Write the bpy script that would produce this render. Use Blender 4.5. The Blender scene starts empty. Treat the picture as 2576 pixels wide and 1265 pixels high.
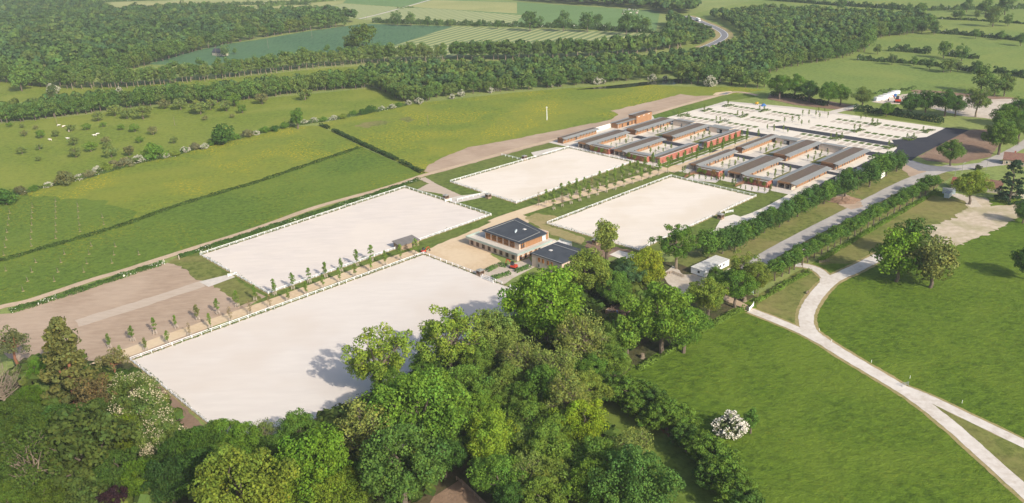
import bpy, math, random
import numpy as np
from mathutils import Vector, Matrix, Quaternion
from mathutils.geometry import tessellate_polygon

rnd = random.Random(7)
# ------------------------------------------------------------------ camera, sky, sun, exposure
PW, PH, FPX = 2575.0, 1265.0, 2119.7
PITCH, ROLL, YAW, CAMH = 0.38063, -0.03853, 0.76015, 150.0
_F = np.array([0, math.cos(PITCH), -math.sin(PITCH)]); _R = np.array([1.0, 0, 0]); _U = np.cross(_R, _F)
CR = math.cos(ROLL)*_R + math.sin(ROLL)*_U; CU = -math.sin(ROLL)*_R + math.cos(ROLL)*_U; CF = _F
sc = bpy.context.scene
col = sc.collection
cam = bpy.data.cameras.new('camera'); cam.sensor_width = 36; cam.lens = 36*FPX/PW; cam.clip_start = 1; cam.clip_end = 30000
co = bpy.data.objects.new('camera', cam); col.objects.link(co)
m = Matrix.Identity(4)
for i in range(3):
    m[i][0] = CR[i]; m[i][1] = CU[i]; m[i][2] = -CF[i]
m[0][3], m[1][3], m[2][3] = 0, 0, CAMH
co.matrix_world = m; sc.camera = co
SUN_EL = math.radians(31.6); SUN_DIR = Vector((0.602*math.cos(SUN_EL), -0.799*math.cos(SUN_EL), math.sin(SUN_EL)))
w = bpy.data.worlds.new('World'); sc.world = w; w.use_nodes = True
nt = w.node_tree; bg = nt.nodes['Background']; sky = nt.nodes.new('ShaderNodeTexSky')
sky.sky_type = 'NISHITA'; sky.sun_disc = False; sky.sun_elevation = SUN_EL; sky.sun_rotation = math.atan2(0.602, -0.799)
sky.air_density = 1.0; sky.dust_density = 2.5
nt.links.new(sky.outputs[0], bg.inputs[0]); bg.inputs[1].default_value = 0.135
sl = bpy.data.lights.new('sun', 'SUN'); sl.energy = 4.3; sl.angle = math.radians(1.0); sl.color = (1.0, 0.915, 0.79)
so = bpy.data.objects.new('sun', sl); col.objects.link(so)
so.rotation_euler = (-SUN_DIR).to_track_quat('-Z', 'Y').to_euler()
vs = sc.view_settings; vs.view_transform = 'Standard'; vs.look = 'None'; vs.exposure = 0.32; vs.gamma = 1
sc.cycles.max_bounces = 6; sc.cycles.diffuse_bounces = 3; sc.cycles.glossy_bounces = 2; sc.cycles.transmission_bounces = 4
sc.cycles.volume_bounces = 0; sc.cycles.transparent_max_bounces = 4

# ------------------------------------------------------------------ pixel / plan helpers
def G(x, y, z=0.0):
    d = (x-PW/2)*CR - (y-PH/2)*CU + FPX*CF
    t = (z-CAMH)/d[2]
    return (float(d[0]*t), float(d[1]*t))
def depth(x, y, z=0.0):
    return float(np.dot(np.array([x, y, z-CAMH]), CF))
E1 = (math.cos(YAW), math.sin(YAW)); E2 = (math.sin(YAW), -math.cos(YAW)); ORG = G(328.7, 907.5)
def Wd(s, t):
    return (ORG[0]+s*E1[0]+t*E2[0], ORG[1]+s*E1[1]+t*E2[1])
def GP(pts):
    return [G(*p) for p in pts]
def WP(pts):
    return [Wd(*p) for p in pts]
ORDS = ('first second third fourth fifth sixth seventh eighth ninth tenth eleventh twelfth thirteenth fourteenth fifteenth sixteenth '
        'seventeenth eighteenth nineteenth twentieth').split()
def ordn(i):
    if i < 20: return ORDS[i]
    tens = {2: 'twenty', 3: 'thirty', 4: 'forty', 5: 'fifty', 6: 'sixty', 7: 'seventy', 8: 'eighty'}
    a, b = divmod(i+1, 10)
    return {2: 'twentieth', 3: 'thirtieth', 4: 'fortieth', 5: 'fiftieth', 6: 'sixtieth', 7: 'seventieth', 8: 'eightieth'}[a] if b == 0 else tens[a]+'-'+ORDS[b-1]

# ------------------------------------------------------------------ materials
MATS = {}
def rgb(c): return (c[0], c[1], c[2], 1.0)
def mat(name, c1, c2=None, scale=0.3, c3=None, scale3=0.02, fac3=0.5, rough=0.9, bump=0.0, bscale=1.0, stretch=None, rot=0.0, metal=0.0, detail=4.0, coords='Object', spec=0.2, lo=0.35, hi=0.65):
    m = bpy.data.materials.new(name); m.use_nodes = True; n = m.node_tree; b = n.nodes['Principled BSDF']
    b.inputs['Roughness'].default_value = rough; b.inputs['Metallic'].default_value = metal
    b.inputs['Specular IOR Level'].default_value = spec
    if c2 is None:
        c2 = tuple(v*0.85 for v in c1)
    tc = n.nodes.new('ShaderNodeTexCoord'); mp = n.nodes.new('ShaderNodeMapping'); n.links.new(tc.outputs[coords], mp.inputs[0])
    mp.inputs['Rotation'].default_value = (0, 0, rot)
    if stretch: mp.inputs['Scale'].default_value = stretch
    def noise(sc_, det, src):
        t = n.nodes.new('ShaderNodeTexNoise'); t.inputs['Scale'].default_value = sc_; t.inputs['Detail'].default_value = det
        t.inputs['Roughness'].default_value = 0.6
        n.links.new(src, t.inputs['Vector']); return t
    def ramp(src, a, bb):
        r = n.nodes.new('ShaderNodeMapRange'); r.inputs[1].default_value = a; r.inputs[2].default_value = bb
        n.links.new(src, r.inputs[0]); return r.outputs[0]
    def mix(f, A, B):
        x = n.nodes.new('ShaderNodeMix'); x.data_type = 'RGBA'
        if isinstance(f, float): x.inputs[0].default_value = f
        else: n.links.new(f, x.inputs[0])
        for v, sk in ((A, x.inputs[6]), (B, x.inputs[7])):
            if isinstance(v, tuple): sk.default_value = rgb(v)
            else: n.links.new(v, sk)
        return x.outputs[2]
    t1 = noise(scale, detail, mp.outputs[0])
    c = mix(ramp(t1.outputs[0], lo, hi), c1, c2)
    if c3 is not None:
        t3 = noise(scale3, 3.0, tc.outputs[coords]); f = ramp(t3.outputs[0], 0.45, 0.62)
        mu = n.nodes.new('ShaderNodeMath'); mu.operation = 'MULTIPLY'; n.links.new(f, mu.inputs[0]); mu.inputs[1].default_value = fac3
        c = mix(mu.outputs[0], c, c3)
    n.links.new(c, b.inputs['Base Color'])
    if bump > 0:
        tb = noise(bscale, 5.0, mp.outputs[0]); bp = n.nodes.new('ShaderNodeBump'); bp.inputs['Strength'].default_value = 1.0; bp.inputs['Distance'].default_value = bump
        n.links.new(tb.outputs[0], bp.inputs['Height']); n.links.new(bp.outputs[0], b.inputs['Normal'])
    MATS[name] = m
    m['c'] = 1
    return m

def grass(name, a, b, c, flower=None, fl=0.0, fscale=0.02, bump=0.25, bscale=0.9, stretch=None, rot=0.0, big=0.012, stripes=None):
    a, b, c = ((v[0]*1.2, v[1]*1.12, v[2]*1.05) for v in (a, b, c))
    """meadow: large patches (c), tussocks (a/b), optional flowers in drifts, optional mown swaths"""
    m = bpy.data.materials.new(name); m.use_nodes = True; n = m.node_tree; L = n.links; bs = n.nodes['Principled BSDF']
    bs.inputs['Roughness'].default_value = 0.95; bs.inputs['Specular IOR Level'].default_value = 0.1
    tc = n.nodes.new('ShaderNodeTexCoord'); mp = n.nodes.new('ShaderNodeMapping'); L.new(tc.outputs['Object'], mp.inputs[0])
    mp.inputs['Rotation'].default_value = (0, 0, rot); mp.inputs['Scale'].default_value = stretch or (1, 1, 1)
    def nz(s, d, src, rg=0.6, dist=0.0):
        t = n.nodes.new('ShaderNodeTexNoise'); t.inputs['Scale'].default_value = s; t.inputs['Detail'].default_value = d; t.inputs['Roughness'].default_value = rg
        t.inputs['Distortion'].default_value = dist
        L.new(src, t.inputs['Vector']); return t.outputs[0]
    def rm(src, lo, hi, to=1.0):
        r = n.nodes.new('ShaderNodeMapRange'); r.inputs[1].default_value = lo; r.inputs[2].default_value = hi; r.inputs[4].default_value = to; L.new(src, r.inputs[0]); return r.outputs[0]
    def mx(f, A, B):
        x = n.nodes.new('ShaderNodeMix'); x.data_type = 'RGBA'; L.new(f, x.inputs[0])
        for v, sk in ((A, x.inputs[6]), (B, x.inputs[7])):
            if isinstance(v, tuple): sk.default_value = rgb(v)
            else: L.new(v, sk)
        return x.outputs[2]
    mp2_ = n.nodes.new('ShaderNodeMapping'); L.new(mp.outputs[0], mp2_.inputs[0]); mp2_.inputs['Location'].default_value = (37, 91, 5)
    fine = nz(bscale*0.5, 6, mp.outputs[0], 0.7)
    base = mx(rm(fine, 0.36, 0.64), a, b)
    mid = nz(.3, 6, mp.outputs[0], 0.74, .3)
    dk = tuple(v*.62 for v in b); lt = tuple(min(1, v*1.22) for v in a)
    base = mx(rm(mid, 0.46, 0.62, .85), base, dk); base = mx(rm(nz(.4, 6, mp2_.outputs[0], 0.75), 0.5, 0.66, .7), base, lt)
    base = mx(rm(nz(big, 4, tc.outputs['Object'], 0.6, 0.6), 0.42, 0.62, 0.6), base, c)
    if stripes:
        ang, per, sa, sb = stripes
        mp2 = n.nodes.new('ShaderNodeMapping'); mp2.inputs['Rotation'].default_value = (0, 0, ang); L.new(tc.outputs['Object'], mp2.inputs[0])
        wv = n.nodes.new('ShaderNodeTexWave'); wv.wave_type = 'BANDS'; wv.bands_direction = 'Y'; wv.inputs['Scale'].default_value = 0.314/per
        wv.inputs['Distortion'].default_value = 0.6; wv.inputs['Detail'].default_value = 2; wv.inputs['Detail Scale'].default_value = 1.2
        L.new(mp2.outputs[0], wv.inputs[0])
        st = mx(rm(wv.outputs[1], 0.3, 0.75), sa, sb)
        st = mx(rm(fine, 0.3, 0.75, 0.35), st, c)
        base = st
    if flower:
        m1 = rm(nz(0.55, 3, mp.outputs[0], 0.8), 0.52, 0.66); m2 = rm(nz(fscale, 3, tc.outputs['Object'], 0.6, 0.5), 0.44, 0.62, fl)
        mu = n.nodes.new('ShaderNodeMath'); mu.operation = 'MULTIPLY'; L.new(m1, mu.inputs[0]); L.new(m2, mu.inputs[1])
        base = mx(mu.outputs[0], base, flower)
    L.new(base, bs.inputs['Base Color'])
    if bump:
        bp = n.nodes.new('ShaderNodeBump'); bp.inputs['Strength'].default_value = 1; bp.inputs['Distance'].default_value = bump
        b2 = n.nodes.new('ShaderNodeBump'); b2.inputs['Strength'].default_value = 1; b2.inputs['Distance'].default_value = bump*1.3; L.new(mid, b2.inputs['Height'])
        L.new(nz(bscale, 6, mp.outputs[0], 0.65), bp.inputs['Height']); L.new(b2.outputs[0], bp.inputs['Normal']); L.new(bp.outputs[0], bs.inputs['Normal'])
    MATS[name] = m; return m

def leafmat(name, trans=0.24, rough=0.8):
    m = bpy.data.materials.new(name); m.use_nodes = True; n = m.node_tree; L = n.links
    b = n.nodes['Principled BSDF']; b.inputs['Roughness'].default_value = rough; b.inputs['Specular IOR Level'].default_value = 0.06
    oi = n.nodes.new('ShaderNodeObjectInfo'); at = n.nodes.new('ShaderNodeAttribute'); at.attribute_name = 'Col'
    x = n.nodes.new('ShaderNodeMix'); x.data_type = 'RGBA'; x.blend_type = 'MULTIPLY'; x.inputs[0].default_value = 1
    gn = n.nodes.new('ShaderNodeMix'); gn.data_type = 'RGBA'; gn.blend_type = 'MULTIPLY'; gn.inputs[0].default_value = 1; gn.inputs[7].default_value = (1, 1, 1, 1); L.new(oi.outputs['Color'], gn.inputs[6]); L.new(gn.outputs[2], x.inputs[6]); L.new(at.outputs['Color'], x.inputs[7]); L.new(x.outputs[2], b.inputs['Base Color'])
    tr = n.nodes.new('ShaderNodeBsdfTranslucent'); hs = n.nodes.new('ShaderNodeHueSaturation'); hs.inputs['Hue'].default_value = 0.49; hs.inputs['Value'].default_value = 1.25
    L.new(x.outputs[2], hs.inputs['Color']); L.new(hs.outputs[0], tr.inputs[0])
    ms = n.nodes.new('ShaderNodeMixShader'); ms.inputs[0].default_value = trans; L.new(b.outputs[0], ms.inputs[1]); L.new(tr.outputs[0], ms.inputs[2])
    L.new(ms.outputs[0], n.nodes['Material Output'].inputs[0]); MATS[name] = m; return m

leafmat('leaf'); mat('bark', (.16, .13, .10), (.09, .07, .055), 3.0, stretch=(1, 1, .2), bump=.05, bscale=6)
mat('pale_bark', (.27, .22, .16), (.15, .12, .09), 3.0, stretch=(1, 1, .3)); mat('red_bark', (.30, .13, .07), (.16, .08, .05), 3.0)

# ------------------------------------------------------------------ object helpers
def tag(o, label=None, cat=None, group=None, kind=None):
    if label: o['label'] = label
    if cat: o['category'] = cat
    if group: o['group'] = group
    if kind: o['kind'] = kind
    return o
def empty(name, loc=(0, 0, 0), rz=0.0, label=None, cat=None, group=None):
    o = bpy.data.objects.new(name, None); col.objects.link(o); o.location = loc; o.rotation_euler = (0, 0, rz); o.empty_display_size = 0.3
    return tag(o, label, cat, group)
def link(name, me, parent=None, loc=None, rz=0.0, color=None):
    o = bpy.data.objects.new(name, me); col.objects.link(o)
    if parent: o.parent = parent
    if loc is not None: o.location = loc
    if rz: o.rotation_euler = (0, 0, rz)
    if color: o.color = rgb(color)
    return o
def M(x): return MATS[x] if isinstance(x, str) else x
class MB:
    def __init__(s): s.v = []; s.f = []; s.mi = []; s.cur = 0
    def face(s, pts):
        b = len(s.v); s.v += [tuple(p) for p in pts]; s.f.append(tuple(range(b, b+len(pts)))); s.mi.append(s.cur)
    def box(s, x0, x1, y0, y1, z0, z1, mi=None):
        b = len(s.v); s.v += [(x, y, z) for z in (z0, z1) for x, y in ((x0, y0), (x1, y0), (x1, y1), (x0, y1))]
        for q in ((0, 3, 2, 1), (4, 5, 6, 7), (0, 1, 5, 4), (1, 2, 6, 5), (2, 3, 7, 6), (3, 0, 4, 7)):
            s.f.append(tuple(b+i for i in q)); s.mi.append(s.cur if mi is None else mi)
        return s
    def hexa(s, bot, top, mi=None):
        b = len(s.v); n = len(bot); s.v += [tuple(p) for p in bot]+[tuple(p) for p in top]; k = s.cur if mi is None else mi
        s.f.append(tuple(b+n-1-i for i in range(n))); s.mi.append(k); s.f.append(tuple(b+n+i for i in range(n))); s.mi.append(k)
        for i in range(n):
            j = (i+1) % n; s.f.append((b+i, b+j, b+n+j, b+n+i)); s.mi.append(k)
        return s
    def tube(s, pts, rad, n=6, mi=None):
        k = s.cur if mi is None else mi; b = len(s.v); P = [Vector(p) for p in pts]
        for i, p in enumerate(P):
            d = (P[min(i+1, len(P)-1)]-P[max(i-1, 0)]).normalized(); a = d.orthogonal().normalized(); c = d.cross(a)
            r = rad[i] if hasattr(rad, '__len__') else rad
            for j in range(n):
                t = 2*math.pi*j/n; s.v.append(tuple(p+(a*math.cos(t)+c*math.sin(t))*r))
        for i in range(len(P)-1):
            for j in range(n):
                s.f.append((b+i*n+j, b+i*n+(j+1) % n, b+(i+1)*n+(j+1) % n, b+(i+1)*n+j)); s.mi.append(k)
        s.f.append(tuple(b+n-1-j for j in range(n))); s.mi.append(k); e = b+(len(P)-1)*n; s.f.append(tuple(e+j for j in range(n))); s.mi.append(k)
        return s
    def mesh(s, name, mats):
        me = bpy.data.meshes.new(name); me.from_pydata(s.v, [], s.f)
        for x in (mats if isinstance(mats, (list, tuple)) else [mats]): me.materials.append(M(x))
        me.polygons.foreach_set('material_index', s.mi); me.update(); return me
    def obj(s, name, mats, parent=None, loc=None, rz=0.0):
        return link(name, s.mesh(name, mats), parent, loc, rz)
def box(name, dims, mats, parent):
    return MB().box(*dims).obj(name, mats, parent)

def smooth(pts, n=6, closed=False):
    out = []; N = len(pts)
    rng = range(N if closed else N-1)
    for i in rng:
        p0 = pts[(i-1) % N] if closed or i > 0 else pts[i]; p1 = pts[i]; p2 = pts[(i+1) % N]; p3 = pts[(i+2) % N] if closed or i+2 < N else p2
        for j in range(n):
            t = j/n
            out.append(tuple(0.5*((2*p1[k])+(-p0[k]+p2[k])*t+(2*p0[k]-5*p1[k]+4*p2[k]-p3[k])*t*t+(-p0[k]+3*p1[k]-3*p2[k]+p3[k])*t**3) for k in (0, 1)))
    if not closed: out.append(tuple(pts[-1][:2]))
    return out
def rough_edge(pts, step=4.0, amp=0.6, seed=0):
    r = random.Random(seed); out = []; N = len(pts)
    for i in range(N):
        a, b = pts[i], pts[(i+1) % N]; L = math.hypot(b[0]-a[0], b[1]-a[1]); k = max(1, min(120, int(L/step)))
        for j in range(k):
            t = j/k; out.append((a[0]+(b[0]-a[0])*t+r.uniform(-amp, amp), a[1]+(b[1]-a[1])*t+r.uniform(-amp, amp)))
    return out
NSH = [0]
def sheet(name, pts, z, material, parent=None, kind='structure', step=0, amp=0.6):
    NSH[0] += 1; z = z+NSH[0]*.00006
    if step: pts = rough_edge(pts, step, amp, len(pts)*7+int(abs(pts[0][0])))
    vs_ = [Vector((p[0], p[1], 0)) for p in pts]; tri = tessellate_polygon([vs_])
    me = bpy.data.meshes.new(name); me.from_pydata([(p[0], p[1], z) for p in pts], [], [tuple(t) for t in tri])
    me.update()
    for p in me.polygons:
        if p.normal.z < 0: p.flip()
    me.materials.append(M(material)); o = link(name, me, parent)
    if kind and parent is None: o['kind'] = kind
    return o
def strip(name, line, width, z, material, n=6, parent=None):
    L = smooth(line, n); a = []; b = []
    for i, p in enumerate(L):
        q0 = L[max(i-1, 0)]; q1 = L[min(i+1, len(L)-1)]; dx, dy = q1[0]-q0[0], q1[1]-q0[1]; d = math.hypot(dx, dy) or 1
        wd = (width[0]+(width[1]-width[0])*i/(len(L)-1)) if isinstance(width, tuple) else width
        wd *= 1+rnd.uniform(-.05, .05)
        a.append((p[0]-dy/d*wd/2, p[1]+dx/d*wd/2)); b.append((p[0]+dy/d*wd/2, p[1]-dx/d*wd/2))
    mb = MB()
    for i in range(len(L)-1):
        mb.face([(*b[i], z), (*b[i+1], z), (*a[i+1], z), (*a[i], z)])
    o = mb.obj(name, material, parent)
    if parent is None: o['kind'] = 'structure'
    return o

# ------------------------------------------------------------------ foliage
def leafquads(rng, C, Rr, n, size, up=0.25, jit=0.5, shell=(0.55, 1.05), squash=1.0, tone=(0.75, 1.2)):
    C = np.asarray(C, float); Rr = np.broadcast_to(np.asarray(Rr, float), (len(C),)); N = len(C)*n
    d = rng.normal(size=(N, 3)); d[:, 2] += up; d /= np.linalg.norm(d, axis=1)[:, None]
    c = np.repeat(C, n, 0); r = np.repeat(Rr, n); k = rng.uniform(*shell, N)**0.6
    off = d*(r*k)[:, None]; off[:, 2] *= squash; p = c+off
    nn = d+rng.normal(size=(N, 3))*jit; nn /= np.linalg.norm(nn, axis=1)[:, None]
    a = np.cross(nn, rng.normal(size=(N, 3))); a /= np.linalg.norm(a, axis=1)[:, None]; b = np.cross(nn, a)
    s = size*rng.uniform(0.6, 1.3, N)
    V = np.stack([p+a*(s*.62)[:, None]*sx+b*(s*rng.uniform(.5, .8, N))[:, None]*sy for sx, sy in ((-1, -.6), (.7, -1), (1, .6), (-.6, 1))], 1).reshape(-1, 3)
    bt = np.repeat(rng.uniform(.82, 1.16, len(C)), n); T = rng.uniform(*tone, N)*bt
    hue = rng.normal(0, .06, N)+np.repeat(rng.normal(0, .05, len(C)), n)
    colr = np.stack([T*(1+hue), T, T*(1-hue)], 1)
    return V, colr
def fastmesh(name, V, colr, material='leaf', idx=None, mats=None):
    me = bpy.data.meshes.new(name); N = len(V)//4
    me.vertices.add(len(V)); me.vertices.foreach_set('co', np.ascontiguousarray(V, np.float32).ravel())
    me.loops.add(4*N); me.loops.foreach_set('vertex_index', np.arange(4*N, dtype=np.int32))
    me.polygons.add(N); me.polygons.foreach_set('loop_start', np.arange(0, 4*N, 4, dtype=np.int32))
    at = me.color_attributes.new('Col', 'FLOAT_COLOR', 'POINT')
    C4 = np.ones((len(V), 4), np.float32); C4[:, :3] = np.repeat(colr, 4, 0); at.data.foreach_set('color', C4.ravel())
    me.materials.append(M(material)); me.update(calc_edges=True); return me
PROTO = {}
def limb(mb, p, q, r0, r1, rng, n=5, k=3, bend=.08):
    p = np.array(p, float); q = np.array(q, float); L = np.linalg.norm(q-p); pts = [p+(q-p)*i/k+(rng.normal(size=3)*bend*L*(0 < i < k)) for i in range(k+1)]
    mb.tube([tuple(x) for x in pts], [r0+(r1-r0)*i/k for i in range(k+1)], n)
def make_tree(kind, seed, R=.46, zc=.6, rz=.4, nb=70, br=.12, nl=80, ls=.024, trunk=.03, limbs=9, inner=.45, fill='ell', bark='bark', up=.3, jit=.5, squash=.9, twigs=0, base=.0, wob=.14):
    rng = np.random.default_rng(seed); C = []
    while len(C) < nb:
        d = rng.normal(size=3); d /= np.linalg.norm(d)
        if fill == 'ell':
            k = rng.uniform(inner, .93); p = d*k
            lump = 1+wob*math.sin(3*math.atan2(d[1], d[0])+seed)+wob*math.sin(4*d[2]+seed*2)
            c = np.array([p[0]*R*lump, p[1]*R*lump, zc+p[2]*rz*(1 if d[2] > 0 else .8)])
        elif fill == 'cone':
            h = rng.uniform(0, 1)**1.3; a = rng.uniform(0, 6.28); rr = R*(1-h)**.55*rng.uniform(.55, 1.0)
            c = np.array([rr*math.cos(a), rr*math.sin(a), zc-rz+h*2*rz*.97])
        else:  # ovate
            h = rng.uniform(0, 1); a = rng.uniform(0, 6.28); prof = math.sin(math.pi*min(1, h*.82+.16))**.8; rr = R*prof*rng.uniform(.3, .9)
            c = np.array([rr*math.cos(a), rr*math.sin(a), zc-rz+h*2*rz])
        C.append(c)
    C = np.array(C); brs = br*rng.uniform(.7, 1.25, nb)
    V, cl = leafquads(rng, C, brs, nl, ls, up=up, jit=jit, squash=squash)
    crown = fastmesh(kind+'_crown', V, cl)
    mb = MB(); top = zc+rz*.25
    limb(mb, (0, 0, 0), (rng.normal()*.01, rng.normal()*.01, zc-rz*.35 if fill == 'ell' else top), trunk*1.25, trunk*.75 if fill == 'ell' else trunk*.4, rng, 7, 4, .02)
    o = np.array([0, 0, zc-rz*.4]); order = rng.permutation(nb)[:limbs]
    for i in order:
        tgt = C[i]; st = o if fill == 'ell' else np.array([0, 0, max(base+.05, tgt[2]-.12)])
        limb(mb, st, tgt, trunk*.5, trunk*.12, rng)
        for _ in range(twigs):
            limb(mb, st+(tgt-st)*rng.uniform(.4, .9), tgt+rng.normal(size=3)*br*.6, trunk*.16, trunk*.05, rng, 4, 2)
    tr = mb.mesh(kind+'_trunk', bark)
    PROTO.setdefault(kind, []).append((tr, crown, R, zc))
for sd in range(5): make_tree('oak', sd, nb=115, nl=150, br=.10, ls=.0165, limbs=14, inner=.5)
for sd in range(3): make_tree('open', 20+sd, nb=100, nl=95, br=.072, ls=.016, limbs=40, twigs=1, inner=.5, bark='pale_bark', trunk=.026, wob=.2)
for sd in range(3): make_tree('ash', 30+sd, R=.42, nb=120, nl=52, br=.085, ls=.016, limbs=50, twigs=2, inner=.4, bark='pale_bark', trunk=.02, zc=.6, rz=.4)
for sd in range(3): make_tree('tall', 40+sd, R=.26, zc=.58, rz=.42, nb=60, nl=70, br=.1, ls=.024, limbs=10)
for sd in range(3): make_tree('beech', 50+sd, R=.44, zc=.52, rz=.5, nb=120, nl=60, br=.1, ls=.026, limbs=6, jit=.35, squash=.5, up=.5)
for sd in range(2): make_tree('cypress', 60+sd, R=.3, zc=.5, rz=.5, nb=150, nl=60, br=.06, ls=.02, fill='cone', bark='red_bark', squash=.7)
for sd in range(2): make_tree('spruce', 65+sd, R=.34, zc=.52, rz=.48, nb=110, nl=50, br=.07, ls=.02, fill='cone', squash=.35, jit=.4)
for sd in range(2): make_tree('pine', 70+sd, R=.36, zc=.66, rz=.32, nb=45, nl=60, br=.085, ls=.02, limbs=22, bark='red_bark', trunk=.025, inner=.3)
for sd in range(4): make_tree('round', 80+sd, R=.4, zc=.62, rz=.36, nb=45, nl=60, br=.15, ls=.034, limbs=6, trunk=.028, wob=.07)
for sd in range(4): make_tree('bushy', 180+sd, R=.42, zc=.52, rz=.47, nb=60, nl=70, br=.13, ls=.028, limbs=6, trunk=.028, wob=.1)
for sd in range(4): make_tree('clipped', 85+sd, R=.35, zc=.68, rz=.29, nb=45, nl=60, br=.12, ls=.03, limbs=6, trunk=.022, wob=.07)
for sd in range(4): make_tree('sapling', 90+sd, R=.145, zc=.65, rz=.33, nb=24, nl=26, br=.065, ls=.03, fill='ov', limbs=8, trunk=.010, jit=.9)
for sd in range(2): make_tree('thin_sapling', 100+sd, R=.14, zc=.62, rz=.36, nb=22, nl=9, br=.07, ls=.028, fill='ov', limbs=16, trunk=.009, twigs=1)
for sd in range(3): make_tree('apple', 110+sd, R=.62, zc=.56, rz=.4, nb=40, nl=46, br=.15, ls=.05, limbs=12, trunk=.04, wob=.15)
for sd in range(3): make_tree('shrub', 120+sd, R=.62, zc=.45, rz=.5, nb=34, nl=60, br=.22, ls=.06, limbs=4, trunk=.03, inner=.3)
for sd in range(4): make_tree('wood', 130+sd, R=.38, zc=.54, rz=.46, nb=44, nl=50, br=.12, ls=.034, limbs=5, trunk=.022)
for sd in range(4): make_tree('plantation', 140+sd, R=.2, zc=.57, rz=.42, nb=34, nl=40, br=.08, ls=.028, limbs=5, trunk=.014, bark='pale_bark')
# white may blossom over a green inner crown, candles on the chestnut, a leafless tree
def extra_crown(kind, seed, src, n, ls, size_z, colr, shell=(.95, 1.15), jit=.8):
    rng = np.random.default_rng(seed); tr, cr, R, zc = PROTO[src][seed % len(PROTO[src])]
    nv = len(cr.vertices); co_ = np.zeros(nv*3, np.float32); cr.vertices.foreach_get('co', co_); co_ = co_.reshape(-1, 3)
    ctr = np.array([0, 0, zc]); pick = co_[rng.integers(0, nv, n*3)]; dd = np.linalg.norm((pick-ctr)/np.array([R, R, .42]), axis=1); pick = pick[np.argsort(-dd)[:n]]
    V, cl = leafquads(rng, pick+(pick-ctr)*.02, ls, 3 if size_z else 5, ls, tone=(.85, 1.1), jit=jit)
    return fastmesh(kind+'_blossom', V, cl*0+np.array(colr)*rng.uniform(.85, 1.1, (len(cl), 1)))
BLOSSOM = {'hawthorn': [extra_crown('hawthorn', i, 'shrub', 600, .04, 0, (1, 1, 1)) for i in range(2)],
           'chestnut': [extra_crown('chestnut', i, 'oak', 900, .011, 1, (1, 1, 1)) for i in range(2)]}
mb = MB(); rng = np.random.default_rng(5)
limb(mb, (0, 0, 0), (.02, 0, .5), .03, .018, rng, 7, 4, .03)
for i in range(46):
    a = rng.uniform(0, 6.28); z0 = rng.uniform(.3, .55); L = rng.uniform(.2, .45); t = np.array([math.cos(a)*L*.8, math.sin(a)*L*.8, z0+rng.uniform(.05, .42)])
    limb(mb, (.01, 0, z0), t, .011, .003, rng, 5, 4, .12)
    for k in range(4):
        limb(mb, t*rng.uniform(.7, 1), t+rng.normal(size=3)*.09, .003, .001, rng, 3, 2)
BARE = mb.mesh('bare_tree_wood', 'pale_bark')

_k = {}
def tree(kind, x, y, h, wd=1.0, color=(.07, .13, .03), label=None, cat='tree', group=None, name=None, blossom=None, parts=True, z=0.0):
    L = PROTO[kind]; i = _k.get(kind, 0); _k[kind] = i+1; tr, cr, R, zc = L[i % len(L)]
    v = rnd.uniform(.9, 1.1)*1.38; c = (color[0]*v*.98, color[1]*v*1.04, color[2]*v*.85)
    o = empty(name or {'sapling': 'young_tree', 'thin_sapling': 'young_tree', 'apple': 'orchard_tree', 'shrub': 'bush', 'wood': 'woodland_tree', 'plantation': 'plantation_tree', 'round': 'avenue_tree', 'clipped': 'avenue_tree', 'bushy': 'roadside_tree',
                       'cypress': 'conifer_tree', 'spruce': 'conifer_tree', 'pine': 'pine_tree'}.get(kind, 'broadleaf_tree'), (x, y, z), rnd.uniform(0, 6.28), label, cat, group)
    o.scale = (h*wd, h*wd, h)
    link('trunk', tr, o); k = link('crown', cr, o, color=c)
    if blossom:
        bl = BLOSSOM[blossom[0]]; link('blossom', bl[i % len(bl)], o, color=blossom[1])
    return o
def T(kind, x, y, r, color, label, hk=1.0, wd=1.0, **kw):
    """tree whose crown centre shows at pixel (x,y) with radius r px; its distance comes from standing on the ground"""
    tr, cr, R, zc = PROTO[kind][_k.get(kind, 0) % len(PROTO[kind])]
    h = 15.0
    for _ in range(12):
        zz = zc*h; g = G(x, y, zz); Rm = r*depth(g[0], g[1], zz)/FPX; h = Rm/(R*wd)*hk
    return tree(kind, g[0], g[1], h, wd/hk, color, label, **kw)
def B(kind, x, y, hpx, color, label, wd=1.0, **kw):
    """tree standing on pixel (x,y) of the ground, hpx pixels tall"""
    g = G(x, y); h = hpx*depth(*g)/FPX/0.93
    return tree(kind, g[0], g[1], h, wd, color, label, **kw)

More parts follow.
